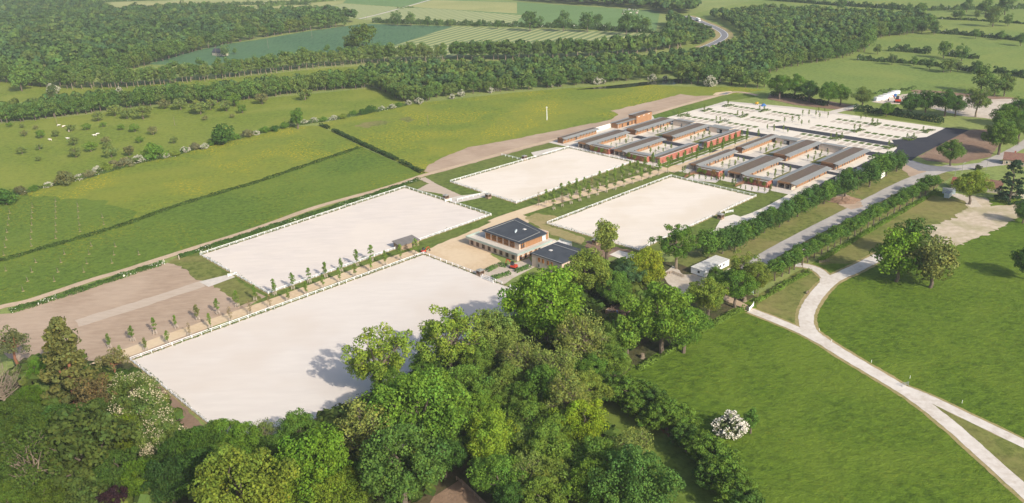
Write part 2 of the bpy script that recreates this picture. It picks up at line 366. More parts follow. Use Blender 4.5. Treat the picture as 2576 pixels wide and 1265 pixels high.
def hedge(name, line, width, height, color, label, cat='hedge', group=None, dens=7.0, ls=.42, seed=1, rag=.15, flowers=0, n=5, kind=None, sm=True):
    """clipped or ragged hedge: leaf faces over a box section along a line in plan"""
    rng = np.random.default_rng(seed); L = np.array(smooth(line, n) if sm else line); seg = np.linalg.norm(np.diff(L, axis=0), axis=1); cum = np.r_[0, np.cumsum(seg)]; tot = cum[-1]
    N = int(tot*(width+2*height)*dens); u = rng.uniform(0, tot, N); i = np.clip(np.searchsorted(cum, u)-1, 0, len(seg)-1); t = (u-cum[i])/seg[i]
    P = L[i]+(L[i+1]-L[i])*t[:, None]; D = (L[i+1]-L[i])/seg[i][:, None]; Nn = np.stack([-D[:, 1], D[:, 0]], 1)
    hv = height*(1+rag*np.sin(u*.23+seed)+rag*np.sin(u*.61+2*seed)+rag*.6*np.sin(u*1.7)); wv = width*(1+rag*np.sin(u*.31+seed*3))
    q = rng.uniform(0, width+2*height, N); side = np.where(q < height, -1, np.where(q > height+width, 1, 0)); lat = np.where(side == 0, rng.uniform(-.5, .5, N), side*.5)*wv*rng.uniform(.8, 1.05, N)
    zz = np.where(side == 0, hv*rng.uniform(.85, 1.05, N), hv*rng.uniform(0.02, 1, N))
    pos = np.stack([P[:, 0]+Nn[:, 0]*lat, P[:, 1]+Nn[:, 1]*lat, zz], 1)
    nn = np.stack([Nn[:, 0]*side, Nn[:, 1]*side, np.where(side == 0, 1.0, .25)], 1)+rng.normal(size=(N, 3))*.5; nn /= np.linalg.norm(nn, axis=1)[:, None]
    a = np.cross(nn, rng.normal(size=(N, 3))); a /= np.linalg.norm(a, axis=1)[:, None]; b = np.cross(nn, a); s = ls*rng.uniform(.6, 1.3, N)
    V = np.stack([pos+a*(s*.6)[:, None]*sx+b*(s*.6)[:, None]*sy for sx, sy in ((-1, -.6), (.7, -1), (1, .6), (-.6, 1))], 1).reshape(-1, 3)
    T_ = 1.3*rng.uniform(.75, 1.2, N)*(1+.15*np.sin(u*.4)); cl = np.stack([T_*color[0], T_*color[1], T_*color[2]], 1)
    if flowers:
        fm = (rng.uniform(size=N) < flowers)*(np.sin(u*.37+seed)+np.sin(u*.13) > .6); cl[fm] = np.array([.75, .75, .66])
    o = link(name, fastmesh(name, V, cl)); tag(o, label, cat, group)
    if kind: o['kind'] = kind
    return o

def inside(p, poly):
    x, y = p; r = False; j = len(poly)-1
    for i in range(len(poly)):
        xi, yi = poly[i]; xj, yj = poly[j]
        if (yi > y) != (yj > y) and x < (xj-xi)*(y-yi)/(yj-yi)+xi: r = not r
        j = i
    return r
def low_crowns(rng, n_var=5, nb=9, nl=12, ls=.16, R=.42, br=.24):
    out = []
    for k in range(n_var):
        C = []
        for _ in range(nb):
            d = rng.normal(size=3); d /= np.linalg.norm(d); d[2] = abs(d[2])*.9+.05
            C.append([d[0]*R*.55, d[1]*R*.55, .5+d[2]*.32])
        out.append(leafquads(rng, C, br, nl, ls, up=.5, jit=.22, squash=.85, tone=(.92, 1.08), shell=(.8, 1.0)))
    return out
def wood_mass(name, poly, spacing, hr, cols, label, seed, nb=9, nl=12, ls=.15, R=.42, avoid=(), jitter=.42):
    """a far wood: one object, crowns too many to count"""
    rng = np.random.default_rng(seed); var = low_crowns(rng, 6, nb, nl, ls, R); P = np.array(poly); x0, y0 = P.min(0); x1, y1 = P.max(0); Vs = []; Cs = []
    cnt = 0
    for gx in np.arange(x0, x1, spacing):
        for gy in np.arange(y0, y1, spacing*.9):
            p = (gx+rng.uniform(-1, 1)*spacing*jitter, gy+rng.uniform(-1, 1)*spacing*jitter)
            if not inside(p, poly) or any(inside(p, a) for a in avoid): continue
            V, cl = var[rng.integers(len(var))]; h = rng.uniform(*hr); a = rng.uniform(0, 6.28); ca, sa = math.cos(a), math.sin(a); wd = rng.uniform(.85, 1.2)*spacing/13*14/h*1.18
            X = np.stack([(V[:, 0]*ca-V[:, 1]*sa)*h*wd+p[0], (V[:, 0]*sa+V[:, 1]*ca)*h*wd+p[1], V[:, 2]*h], 1); c = np.array(cols[rng.choice(len(cols), p=None)])*rng.uniform(.78, 1.22)*FG
            Vs.append(X); Cs.append(cl*c); cnt += 1
    o = link(name, fastmesh(name, np.concatenate(Vs), np.concatenate(Cs))); tag(o, label, 'woodland', None, 'stuff'); return o
# ------------------------------------------------------------------ ground materials
def dir_px(a, b):
    p, q = G(*a), G(*b); return math.atan2(q[1]-p[1], q[0]-p[0])
HAY = dir_px((994, 114), (1156, 72)); HAY2 = dir_px((1100, 52), (1240, 25))
grass('pasture_far', (.19, .25, .075), (.16, .22, .07), (.23, .27, .09), bump=.1)
grass('pasture_pale', (.27, .30, .12), (.24, .28, .11), (.31, .32, .14), bump=.1)
grass('crop_green', (.12, .21, .075), (.11, .20, .07), (.13, .22, .085), bump=.05)
grass('wheat', (.072, .15, .075), (.06, .135, .07), (.085, .165, .08), bump=.08, big=.006, stretch=(1, .15, 1), rot=.5)
grass('hay', (.2, .25, .1), (.2, .25, .1), (.3, .32, .14), stripes=(-HAY, 12.0, (.12, .19, .075), (.36, .38, .17)))
grass('hay_far', (.2, .25, .1), (.2, .25, .1), (.3, .32, .14), stripes=(-HAY2, 14.0, (.19, .25, .10), (.37, .39, .19)))
grass('orchard_grass', (.16, .215, .03), (.12, .18, .028), (.2, .235, .045), flower=(.45, .34, .01), fl=.18, bump=.22)
grass('buttercup_meadow', (.155, .215, .03), (.115, .175, .028), (.2, .225, .035), flower=(.62, .45, .005), fl=.95, bump=.25)
grass('left_meadow', (.105, .175, .025), (.075, .135, .022), (.13, .19, .03), flower=(.5, .38, .005), fl=.4, bump=.3)
grass('meadow_right', (.15, .22, .055), (.13, .2, .05), (.19, .235, .06), flower=(.4, .36, .03), fl=.15, bump=.2)
grass('lush', (.098, .168, .016), (.062, .118, .013), (.118, .182, .022), flower=(.4, .33, .01), fl=.10, fscale=.05, bump=.45, bscale=.7, stretch=(.85, 1.2, 1), rot=-.9, big=.03)
grass('lawn', (.115, .165, .035), (.085, .13, .028), (.145, .165, .05), bump=.08, bscale=.5)
grass('dry_lawn', (.15, .175, .05), (.11, .145, .035), (.22, .195, .085), bump=.1, bscale=.6, big=.03)
grass('young_lawn', (.11, .17, .03), (.08, .14, .022), (.15, .19, .045), bump=.1, bscale=.8)
grass('wood_floor', (.06, .075, .025), (.04, .06, .02), (.12, .09, .06), bump=.3, bscale=.8, big=.05)
mat('sand_warm', (.745, .67, .575), (.705, .63, .54), .25, c3=(.66, .575, .465), scale3=.03, fac3=.75, stretch=(.2, 1.4, 1), rot=-YAW, bump=.03, bscale=2)
mat('sand', (.69, .63, .565), (.65, .59, .53), .3, c3=(.63, .555, .48), scale3=.022, fac3=.75, stretch=(.25, 1.2, 1), rot=-YAW, bump=.02, bscale=2)
mat('sand_grey', (.685, .615, .55), (.625, .56, .50), .25, c3=(.72, .64, .55), scale3=.02, fac3=.5, stretch=(.3, 1.2, 1), rot=-YAW-.4, bump=.03, bscale=2)
mat('tan_path', (.62, .48, .31), (.55, .41, .26), .5, c3=(.68, .55, .38), scale3=.05, bump=.03, bscale=2)
mat('track', (.56, .43, .30), (.47, .35, .24), .6, c3=(.40, .30, .20), scale3=.06, fac3=.5, bump=.05, bscale=1.5)
mat('soil', (.43, .32, .23), (.35, .255, .18), .35, c3=(.50, .385, .285), scale3=.03, stretch=(.4, 1.4, 1), rot=-YAW, bump=.25, bscale=1.2)
mat('dark_soil', (.25, .165, .11), (.19, .12, .08), .5, c3=(.31, .22, .15), scale3=.05, bump=.25, bscale=1.2)
mat('scraped', (.52, .43, .34), (.45, .36, .28), .6, stretch=(.3, 2, 1), rot=-YAW+.5, bump=.15, bscale=1.2)
mat('concrete', (.62, .57, .50), (.55, .50, .44), .4, c3=(.50, .45, .38), scale3=.08, fac3=.5)
mat('pale_concrete', (.72, .66, .57), (.67, .61, .52), .35, c3=(.70, .62, .52), scale3=.06, fac3=.4)
mat('gravel', (.60, .53, .44), (.50, .43, .35), .8, c3=(.42, .35, .27), scale3=.06, fac3=.6, bump=.08, bscale=2)
mat('gravel_tan', (.58, .49, .38), (.46, .38, .27), .35, c3=(.33, .30, .16), scale3=.07, fac3=.7, bump=.08, bscale=2)
mat('limestone', (.64, .59, .53), (.52, .46, .39), .5, c3=(.70, .66, .60), scale3=.08, stretch=(1, 1, 1), bump=.06, bscale=1.6)
mat('verge', (.33, .27, .12), (.24, .22, .08), .6, c3=(.4, .3, .16), scale3=.1, bump=.12)
mat('asphalt', (.042, .044, .054), (.034, .036, .045), .5, c3=(.055, .055, .062), scale3=.06, rough=.85)
mat('old_asphalt', (.42, .39, .355), (.34, .315, .29), .35, c3=(.47, .43, .39), scale3=.07, fac3=.6, bump=.03)
mat('grey_road', (.22, .22, .23), (.18, .18, .19), .3)
mat('pad', (.52, .45, .37), (.47, .40, .33), .6)
mat('turf_pad', (.10, .145, .03), (.075, .12, .025), .8, c3=(.15, .165, .06), scale3=.12, fac3=.4, bump=.1)
mat('water', (.012, .016, .012), (.02, .024, .016), .05, rough=.12, spec=.5)
mat('white', (.88, .89, .90), (.83, .84, .85), .8, rough=.45); mat('white_board', (.82, .82, .80), (.76, .76, .75), .3, rough=.5)
mat('chalk', (.75, .72, .66), (.66, .62, .56), .9, bump=.15)
# ------------------------------------------------------------------ terrain and fields
g = MB(); g.face([(-6000, -3000, 0), (6000, -3000, 0), (6000, 9000, 0), (-6000, 9000, 0)]); tag(g.obj('terrain', 'pasture_far'), kind='structure')
def field(name, px, z, material, step=0, amp=1.0): return sheet(name, GP(px), z, material, step=step, amp=amp)
field('pale_pasture', [(270, -25), (284, 30), (480, 16), (640, 28), (790, 22), (862, 8), (890, -20)], .03, 'pasture_pale')
field('crop_field', [(862, 8), (1010, 18), (1092, -2), (1100, -12), (890, -20)], .06, 'crop_green')
field('mown_field', [(790, 22), (862, 9), (1008, 18.5), (905, 48), (870, 44)], .06, 'hay_far')
field('mown_field', [(908, 49), (1012, 19.5), (1100, 22), (1314, 39), (1290, 64), (1120, 60)], .06, 'hay_far')
field('pale_pasture', [(1012, 19), (1095, -3), (1300, 5), (1660, 28), (1650, 78), (1290, 65), (1316, 38)], .03, 'crop_green')
field('dull_pasture', [(1020, 17), (1090, 0), (1300, 6), (1300, 34)], .045, 'pasture_pale')
field('wheat_field', [(370, 162), (440, 140), (560, 112), (644, 101), (764, 80), (914, 60), (1139, 66), (981, 118), (850, 140), (600, 165)], .06, 'wheat')
field('mown_field', [(1139, 66), (1290, 71.5), (1400, 74), (1645, 85), (1560, 99), (1290, 120), (1120, 146), (1000, 135), (983, 118)], .06, 'hay')
field('pasture', [(1650, 60), (1720, 40), (1920, -5), (2700, -5), (2700, 210), (1900, 240), (1800, 190)], .03, 'meadow_right')
field('meadow', [(1931, 180), (2091, 152), (2456, 186), (2600, 205), (2600, 260), (2380, 285), (2180, 270), (2000, 250), (1930, 240)], .045, 'meadow_right')
field('woodland_clearing', [(-40, 205), (60, 200), (170, 222), (330, 216), (640, 190), (830, 170), (1120, 158), (1190, 170), (1000, 195), (640, 212), (430, 230), (180, 250), (-40, 262)], .03, 'orchard_grass')
field('orchard_meadow', [(-60, 325), (0, 312), (187, 292), (425, 265), (669, 247), (944, 221), (1029, 260), (926, 283), (744, 305), (644, 341), (500, 371), (350, 409), (225, 444), (120, 469), (-60, 525)], .06, 'orchard_grass')
field('buttercup_meadow', [(0, 506), (120, 469), (225, 444), (350, 409), (500, 371), (644, 341), (719, 319), (806, 316), (909, 370), (644, 459), (450, 516), (315, 564), (250, 582)], .06, 'buttercup_meadow', 6, 1.2)
field('meadow', [(-80, 535), (0, 506), (60, 492), (250, 505), (340, 535), (315, 564), (175, 606), (87, 631), (-80, 680)], .075, 'left_meadow', 5, 2.5)
field('meadow', [(-80, 680), (87, 631), (315, 564), (450, 516), (644, 459), (909, 370), (1064, 437), (1056, 444), (969, 474), (799, 521), (644, 574), (470, 629), (317, 680), (75, 757), (-80, 795)], .06, 'left_meadow')
field('buttercup_meadow', [(800, 312), (1029, 262), (1280, 234), (1430, 222), (1590, 210), (1720, 218), (1840, 218), (1930, 226), (1862, 234), (1640, 292), (1385, 358), (1194, 410), (1064, 437)], .06, 'buttercup_meadow')
field('ploughed_strip', [(1066, 431), (1081, 414), (1119, 394), (1176, 371), (1287, 351), (1387, 331), (1460, 316), (1530, 303), (1557, 287), (1537, 279), (1662, 250), (1712, 237), (1750, 242), (1795, 240), (1840, 232), (1640, 292), (1385, 358), (1194, 409), (1090, 438)], .09, 'soil', 4, .8)
field('rough_ground', [(892, 318), (915, 309), (960, 304), (985, 306), (965, 314), (920, 322)], .09, 'dry_lawn', 2, 2.5); field('rough_ground', [(1000, 298), (1030, 294), (1042, 301), (1025, 308)], .09, 'dry_lawn', 2, 2.0)
field('water_pond', [(1440, 226), (1560, 213), (1650, 203), (1735, 196), (1740, 206), (1690, 213), (1640, 213), (1560, 222)], .09, 'water', 3, .5)
field('basin_bank', [(1792, 239), (1800, 233), (1838, 229), (1846, 233), (1825, 240)], .1, 'tan_path'); field('basin_water', [(1806, 238), (1826, 232.5), (1838, 232.5), (1826, 238)], .13, 'grey_road')
# lane and road far behind
strip('lane', GP([(903, 48), (960, 34), (1010, 20), (1080, 0), (1110, -12)]), 5.0, .12, 'concrete')
road_px = [(1726, 40), (1745, 47), (1768, 57), (1795, 68), (1815, 79), (1822, 89), (1815, 98), (1796, 108), (1768, 120)]
strip('road_verge', GP(road_px), 22.0, .09, 'verge'); strip('road', GP(road_px), 9.5, .12, 'grey_road')
for k, off in enumerate((-4.1, 4.1)):
    L = smooth(GP(road_px), 6); q = []
    for i, p in enumerate(L):
        a, b = L[max(i-1, 0)], L[min(i+1, len(L)-1)]; d = math.hypot(b[0]-a[0], b[1]-a[1]); q.append((p[0]-(b[1]-a[1])/d*off, p[1]+(b[0]-a[0])/d*off))
    strip('edge_line', q, .5, .15, 'white', 1)
# grounds of the complex
field('lawn', [(440, 640), (1060, 445), (1084, 436), (1385, 356), (1440, 350), (1700, 405), (1995, 490), (1800, 590), (1620, 650), (1350, 590), (1240, 575), (1060, 650), (660, 770)], .06, 'lawn')
field('bare_ground', [(-60, 800), (30, 787), (412, 664), (470, 650), (520, 668), (560, 700), (668, 745), (600, 790), (330, 915), (200, 980), (-60, 860)], .075, 'soil', 5, 1.0)
field('patchy_lawn', [(425, 660), (450, 645), (503, 645), (560, 685), (575, 690), (520, 712), (490, 700), (470, 680)], .09, 'dry_lawn', 2, .8)
field('patchy_lawn', [(530, 716), (585, 698), (645, 735), (655, 752), (600, 770), (575, 745)], .09, 'dry_lawn', 2, .8)
sheet('scraped_strip', GP([(188, 805), (300, 772), (420, 735), (500, 708), (515, 720), (440, 746), (320, 786), (195, 823)]), .105, 'scraped', step=3, amp=.4)
field('concrete_apron', [(500, 709), (578, 690), (592, 697), (525, 722)], .12, 'concrete')
field('sandy_yard', [(1056, 640), (1100, 615), (1160, 592), (1240, 556), (1300, 537), (1345, 552), (1260, 600), (1235, 640), (1300, 690), (1262, 716), (1190, 690), (1090, 648)], .09, 'tan_path', 3, .5)
strip('tan_path', GP([(235, 925), (290, 898), (337, 881), (425, 849), (550, 806), (669, 766), (819, 711), (969, 659), (1050, 634)]), 7.2, .12, 'tan_path')
strip('tan_path', GP([(1240, 560), (1287, 542), (1400, 506), (1562, 461), (1662, 430), (1700, 414)]), 8.0, .12, 'tan_path')
strip('sand_track', GP([(-60, 800), (0, 773), (75, 756), (225, 706), (317, 679), (450, 636), (644, 575), (799, 520), (969, 473), (1056, 444), (1084, 436), (1194, 406), (1287, 379), (1385, 354), (1500, 325), (1637, 288), (1712, 266), (1825, 236), (1862, 232), (1905, 240)]), 4.6, .12, 'track')
field('gravel_fork', [(1050, 449), (1070, 446), (1096, 462), (1160, 492), (1180, 494), (1140, 505), (1110, 488), (1048, 478), (1062, 470), (1078, 462)], .1, 'scraped', 2, .3)
field('concrete_apron', [(1120, 500), (1150, 494), (1222, 484), (1226, 494), (1160, 508), (1140, 512)], .11, 'concrete')
field('grey_path', [(1335, 384), (1400, 370), (1430, 372), (1345, 396)], .11, 'concrete')
# arenas
ARENA = {'a': [(328.7, 907.5), (1066, 640), None, None], 'b': [(503.7, 642.5), (1018.7, 472.5), (1235, 542.5), (675, 740)],
         'c': [(1132.5, 458.7), (1430, 372.5), (1592.5, 408.7), (1298.7, 512.5)], 'd': [(1376, 563.7), (1687.5, 445), (1901, 495), (1607, 631)]}
def arena_world(k):
    if k == 'a': return WP([(0, 0), (139.8, .8), (140.2, 86.3), (.6, 86.3)])
    return GP(ARENA[k])
def inset(poly, d):
    c = (sum(p[0] for p in poly)/4, sum(p[1] for p in poly)/4); out = []
    for i in range(4):
        p = np.array(poly[i]); a = np.array(poly[i-1])-p; b = np.array(poly[(i+1) % 4])-p; out.append(tuple(p+(a/np.linalg.norm(a)+b/np.linalg.norm(b))*d))
    return out
for k in 'abcd':
    poly = arena_world(k)
    sheet('arena_border', inset(poly, -.55), .135, 'verge')
    sheet('sand_arena', inset(poly, .35), .165, {'a': 'sand', 'b': 'sand_grey'}.get(k, 'sand_warm'))
sheet('brown_apron', GP([(330, 915), (345, 918), (530, 1085), (560, 1110), (480, 1110), (435, 1045), (420, 1000)]), .12, 'dark_soil', step=3, amp=.5)
# stables yard, car park
sheet('stable_yard', WP([(329, -62), (331, -98), (442, -98), (442, 104), (330, 104), (329, 20)]), .09, 'concrete')
for a, b, t0, t1 in ((377.5, 384.5, -60, 100), (432.5, 441.5, -82, 96)):
    sheet('asphalt_lane', WP([(a, t0), (b, t0), (b, t1), (a, t1)]), .12, 'asphalt')
sheet('asphalt_lane', WP([(331, 92), (441, 88), (441, 108), (331, 104)]), .125, 'asphalt')
park = sheet('car_park', WP([(441.5, -84), (519, -74), (531, -20), (531, 96), (441.5, 96)]), .1, 'pale_concrete')
sheet('car_park_edge', WP([(470, -74), (519, -74), (531, -20), (531, 30), (527, 30), (525, -18), (514, -68)]), .115, 'concrete')
sheet('asphalt_road', WP([(461.5, -2), (470.5, 4), (470.5, 98), (461.5, 98)]), .14, 'asphalt')
field('asphalt_forecourt', [(2380, 321), (2437, 327), (2308, 393), (2290, 405), (2180, 380), (2240, 388), (2256, 373), (2242, 352), (2330, 345)], .15, 'asphalt')
field('bare_ground', [(2437, 327), (2500, 325), (2525, 345), (2490, 395), (2410, 412), (2330, 405), (2310, 393)], .12, 'dark_soil', 3, .6)
field('bare_ground', [(2275, 395), (2330, 432), (2290, 445), (2262, 420)], .13, 'soil', 3, .6)
for q in ([(1935, 238), (2000, 240), (2150, 266), (2140, 280), (2060, 270), (1930, 250)], [(1940, 251), (2060, 262), (2095, 275), (2000, 264)]):
    field('bare_ground', q, .13, 'dark_soil', 3, .5)
field('young_lawn', [(1640, 290), (1712, 268), (1825, 239), (1890, 236), (1900, 244), (1830, 254), (1690, 292), (1650, 305)], .1, 'young_lawn', 3, .4)
field('young_lawn', [(2150, 279), (2240, 290), (2370, 310), (2362, 316), (2150, 287)], .13, 'young_lawn')
field('works_yard', [(2190, 256), (2240, 244), (2300, 232), (2420, 240), (2560, 250), (2575, 265), (2500, 300), (2420, 292), (2300, 262), (2230, 262)], .1, 'gravel', 3, .8)
field('bare_ground', [(2290, 226), (2345, 228), (2480, 240), (2570, 248), (2480, 250), (2380, 238), (2300, 234)], .13, 'dark_soil', 3, .6)
field('gravel_lane', [(2065, 285), (2160, 262), (2160, 270), (2090, 288)], .14, 'concrete')
# pads of the car park: grass and beige pieces that can be told apart
gp = MB().box(-2.5, 2.5, -1.8, 1.8, 0, .05).mesh('turf_pad', 'turf_pad'); bp_ = MB().box(-3.3, 3.3, -1.65, 1.65, 0, .03).mesh('gravel_pad', 'pad')
rows = [(455.5, -67.4, 5.2, 5), (455.5, -31.2, 5.2, 5), (481.5, -62.5, 5.0, 5), (481.5, -27.2, 5.0, 5), (507, -58, 4.9, 5), (507, -24, 4.9, 5), (457.3, 26.5, 5.05, 5), (458, 57.6, 5.05, 6), (486, 23, 5.1, 6), (487, 58.6, 5.05, 6), (512.5, 25.5, 5.0, 6), (515, 60, 5.0, 6)]
for s0, t0, dt, n in rows:
    for i in range(n):
        p = Wd(s0, t0+1.6+i*dt); o = link('turf_pad', gp, park, (p[0], p[1], .11), YAW)
        p = Wd(s0-8.2, t0+1.6+i*dt); o = link('gravel_pad', bp_, park, (p[0], p[1], .11), YAW)
# right side: meadow, avenue, tracks
field('lush_meadow', [(1500, 1000), (1590, 925), (1770, 815), (1905, 745), (2130, 610), (2354, 478), (2440, 500), (2700, 480), (3900, 470), (4600, 2200), (1300, 2200), (1480, 1400), (1480, 1050)], .06, 'lush')
field('mown_verge', [(1560, 925), (1660, 880), (1770, 815), (1900, 730), (2000, 672), (2351, 474), (2400, 440), (2275, 400), (2000, 480), (1790, 600), (1650, 680), (1600, 800)], .05, 'dry_lawn')
field('trodden_grass', [(1900, 745), (2010, 680), (2050, 672), (2065, 690), (2030, 760), (2010, 800), (2005, 820), (1960, 800), (1900, 775)], .09, 'dry_lawn', 3, .5)
field('trodden_grass', [(2150, 600), (2330, 490), (2440, 505), (2470, 545), (2380, 590), (2330, 640), (2180, 660), (2060, 665), (2080, 640)], .09, 'dry_lawn', 3, 1.0)
field('gravel_patch', [(2330, 570), (2400, 548), (2440, 515), (2430, 500), (2390, 494), (2400, 488), (2480, 498), (2500, 520), (2560, 515), (2575, 540), (2540, 560), (2480, 590), (2400, 620), (2360, 612)], .12, 'gravel_tan', 1.5, 1.6)
field('gravel_patch', [(2385, 490), (2405, 486), (2450, 500), (2470, 520), (2440, 522), (2425, 506)], .125, 'gravel', 2, .3)
strip('avenue_road', GP([(1760, 735), (1850, 695), (1935, 641), (2032, 588), (2119, 544), (2188, 507), (2279, 461), (2340, 436), (2400, 418)]), 8.4, .12, 'old_asphalt')
strip('village_road', GP([(2310, 436), (2360, 428), (2420, 422), (2500, 412), (2600, 405)]), 9.0, .125, 'old_asphalt')
strip('village_road', GP([(2480, 410), (2520, 392), (2560, 372), (2600, 345)]), 6.5, .13, 'old_asphalt')
field('asphalt_junction', [(2256, 395), (2290, 402), (2330, 415), (2420, 424), (2390, 432), (2310, 430), (2280, 415)], .14, 'grey_road', 2, .6)
strip('concrete_path', GP([(1800, 590), (1835, 565), (1880, 548), (1931, 527), (2000, 490), (2030, 470)]), 6.5, .13, 'pale_concrete')
field('concrete_apron', [(1815, 548), (1845, 540), (1870, 548), (1850, 562), (1820, 580), (1790, 590)], .135, 'pale_concrete')
TRK = [([(2222, 640), (2150, 677), (2095, 703), (2062, 733), (2037, 768), (2027, 800), (2036, 832), (2075, 862), (2140, 903), (2225, 953), (2300, 1000), (2390, 1070), (2480, 1150), (2640, 1295), (2900, 1540), (3300, 1900)], (6.2, 4.6)), ([(2268, 976), (2330, 1000), (2420, 1043), (2640, 1150), (3000, 1340), (3600, 1700)], 4.2), ([(2000, 666), (2030, 670), (2060, 682), (2085, 706)], 4.6), ([(1886, 781), (1950, 806), (2020, 836), (2080, 868)], 4.2)]
for k, (ln, w_) in enumerate(TRK):
    strip('track_verge', GP(ln), tuple(v+2.6 for v in w_) if isinstance(w_, tuple) else w_+2.2, .100+k*.002, 'verge', 10)
field('dry_wedge', [(2335, 1012), (2400, 1044), (2640, 1160), (3300, 1520), (3100, 1700), (2640, 1275), (2470, 1130), (2400, 1070)], .112, 'dry_lawn', 3, .4)
field('trodden_corner', [(2062, 700), (2085, 706), (2085, 716), (2060, 722)], .12, 'limestone', 2, .3)
for k, (ln, w_) in enumerate(TRK): strip('white_track', GP(ln), w_, .15+k*.004, 'limestone', 10)
field('gravel_yard', [(1668, 690), (1690, 668), (1720, 690), (1790, 690), (1880, 660), (1900, 668), (1860, 700), (1800, 740), (1700, 745)], .11, 'gravel', 2, .5)
field('woodland_floor', [(-60, 1000), (60, 900), (330, 912), (420, 1010), (620, 1150), (690, 1110), (900, 1008), (1160, 870), (1290, 762), (1270, 722), (1420, 690), (1560, 650), (1700, 660), (1900, 745), (1770, 815), (1590, 925), (1500, 1000), (1500, 1060), (1640, 1400), (1500, 2200), (-1500, 2200), (-900, 1050)], .08, 'wood_floor')
field('paddock', [(1490, 1010), (1523, 1004), (1565, 1018), (1640, 1060), (1900, 1300), (1660, 1300), (1600, 1160), (1530, 1090)], .11, 'young_lawn')
field('riding_pen', [(1090, 1250), (1160, 1205), (1260, 1300), (1060, 1300)], .12, 'dark_soil')
strip('woodland_track', GP([(560, 1290), (690, 1192), (760, 1150), (830, 1108), (930, 1055)]), 3.5, .13, 'track')
strip('woodland_track', GP([(760, 1260), (885, 1190), (1010, 1115), (1130, 1020), (1230, 930), (1330, 885), (1400, 850)]), 4.0, .135, 'old_asphalt')
strip('drive', GP([(1885, 780), (1860, 765), (1830, 752), (1800, 735)]), 4.0, .13, 'track')
# ------------------------------------------------------------------ building materials
mat('sedum', (.155, .115, .092), (.115, .085, .068), .8, c3=(.14, .12, .07), scale3=.12, fac3=.3, bump=.05, bscale=3)
mat('zinc', (.325, .325, .30), (.29, .29, .27), .25, stretch=(2, .2, 1), rough=.5, metal=.2, spec=.4)
mat('larch', (.37, .20, .105), (.28, .15, .075), 1.6, stretch=(3, 3, .15), rough=.75)
mat('grey_larch', (.33, .24, .17), (.26, .19, .13), 1.6, stretch=(3, 3, .2), rough=.8)
mat('brown_timber', (.24, .125, .07), (.17, .09, .05), 1.6, stretch=(3, 3, .2), rough=.8)
mat('brick', (.40, .145, .105), (.32, .11, .08), 2.5, c3=(.44, .18, .13), scale3=.3, fac3=.4, rough=.85)
mat('render', (.60, .50, .41), (.55, .455, .37), .8, c3=(.5, .42, .35), scale3=.3, fac3=.3)
mat('tan_brick', (.60, .485, .385), (.53, .42, .33), 2.0, stretch=(.6, .6, 3), c3=(.5, .4, .32), scale3=.3)
mat('bitumen', (.058, .066, .078), (.045, .052, .062), .6, c3=(.08, .088, .1), scale3=.15, rough=.8)
mat('steel', (.42, .44, .45), (.36, .38, .39), 1.0, rough=.4, metal=.5); mat('glass', (.05, .06, .07), (.03, .04, .05), .5, rough=.08, spec=.6)
mat('dark', (.025, .025, .028), (.02, .02, .02), 1.0); mat('weathered_roof', (.20, .185, .175), (.16, .15, .14), 1.0, stretch=(1, .2, 1)); mat('glass_rail', (.35, .42, .38), (.3, .38, .34), .5, rough=.15, spec=.5)
mat('orange_frame', (.55, .22, .04), (.46, .18, .03), 2.0); mat('coping', (.66, .64, .6), (.6, .58, .54), .8)
mat('tile_roof', (.30, .10, .07), (.20, .07, .055), 1.2, stretch=(1, 1, 3), c3=(.26, .13, .09), scale3=.4, bump=.05, bscale=4); mat('old_tile', (.24, .13, .095), (.16, .085, .07), 1.2, stretch=(1, 1, 3), c3=(.22, .15, .1), scale3=.4)
mat('plaster', (.62, .55, .44), (.55, .48, .38), .8); mat('red_paint', (.55, .055, .02), (.45, .045, .02), 1.0, rough=.4, spec=.5); mat('yellow_paint', (.62, .36, .03), None, 1.0, rough=.4)
mat('blue_paint', (.05, .16, .42), (.04, .12, .34), 1.0, rough=.5); mat('rust', (.30, .24, .2), (.2, .15, .12), 1.0, c3=(.33, .15, .06), scale3=.8); mat('rubber', (.02, .02, .02), None, 1.0)
mat('dirty_white', (.66, .63, .56), (.55, .5, .38), .5, c3=(.45, .4, .25), scale3=.3, fac3=.6); mat('cabin_roof', (.62, .61, .58), (.5, .49, .46), .4, stretch=(.3, 2, 1))
mat('green_paint', (.03, .2, .12), None, 1.0); mat('pale_blue', (.5, .58, .62), (.44, .52, .56), .6)
# ------------------------------------------------------------------ white post and rail fences round the arenas
post_me = MB().box(-.11, .11, -.11, .11, 0, 1.33).mesh('post', 'white')
def white_fence(label, poly, gaps=(), lean=0):
    root = empty('post_and_rail_fence', (poly[0][0], poly[0][1], .12), 0, label, 'fence', 'white fences round the sand arenas'); ox, oy = poly[0]
    for i in range(len(poly)-1):
        a, b = poly[i], poly[i+1]; L = math.hypot(b[0]-a[0], b[1]-a[1]); ux, uy = (b[0]-a[0])/L, (b[1]-a[1])/L; rz = math.atan2(uy, ux)
        runs = []; cur = 0
        for gi, f0, f1 in gaps:
            if gi == i: runs.append((cur, f0*L)); cur = f1*L
        runs.append((cur, L))
        for r0, r1 in runs:
            n = max(1, round((r1-r0)/4.0))
            for k in range(n+(0 if (r1 == L and i < len(poly)-2) else 1)):
                d = r0+(r1-r0)*k/n; link('post', post_me, root, (a[0]+ux*d-ox, a[1]+uy*d-oy, 0), rz)
            for z, hh in ((1.1, .2), (.55, .13)):
                MB().box(0, r1-r0, .11, .19, z, z+hh).obj('rail', 'white', root, (a[0]+ux*r0-ox, a[1]+uy*r0-oy, 0), rz)
    return root
PA, PB, PC, PD = (arena_world(k) for k in 'abcd')
white_fence('white post and rail fence round the large sand arena nearest the trees', PA+[PA[0]], [(1, .63, .69)])
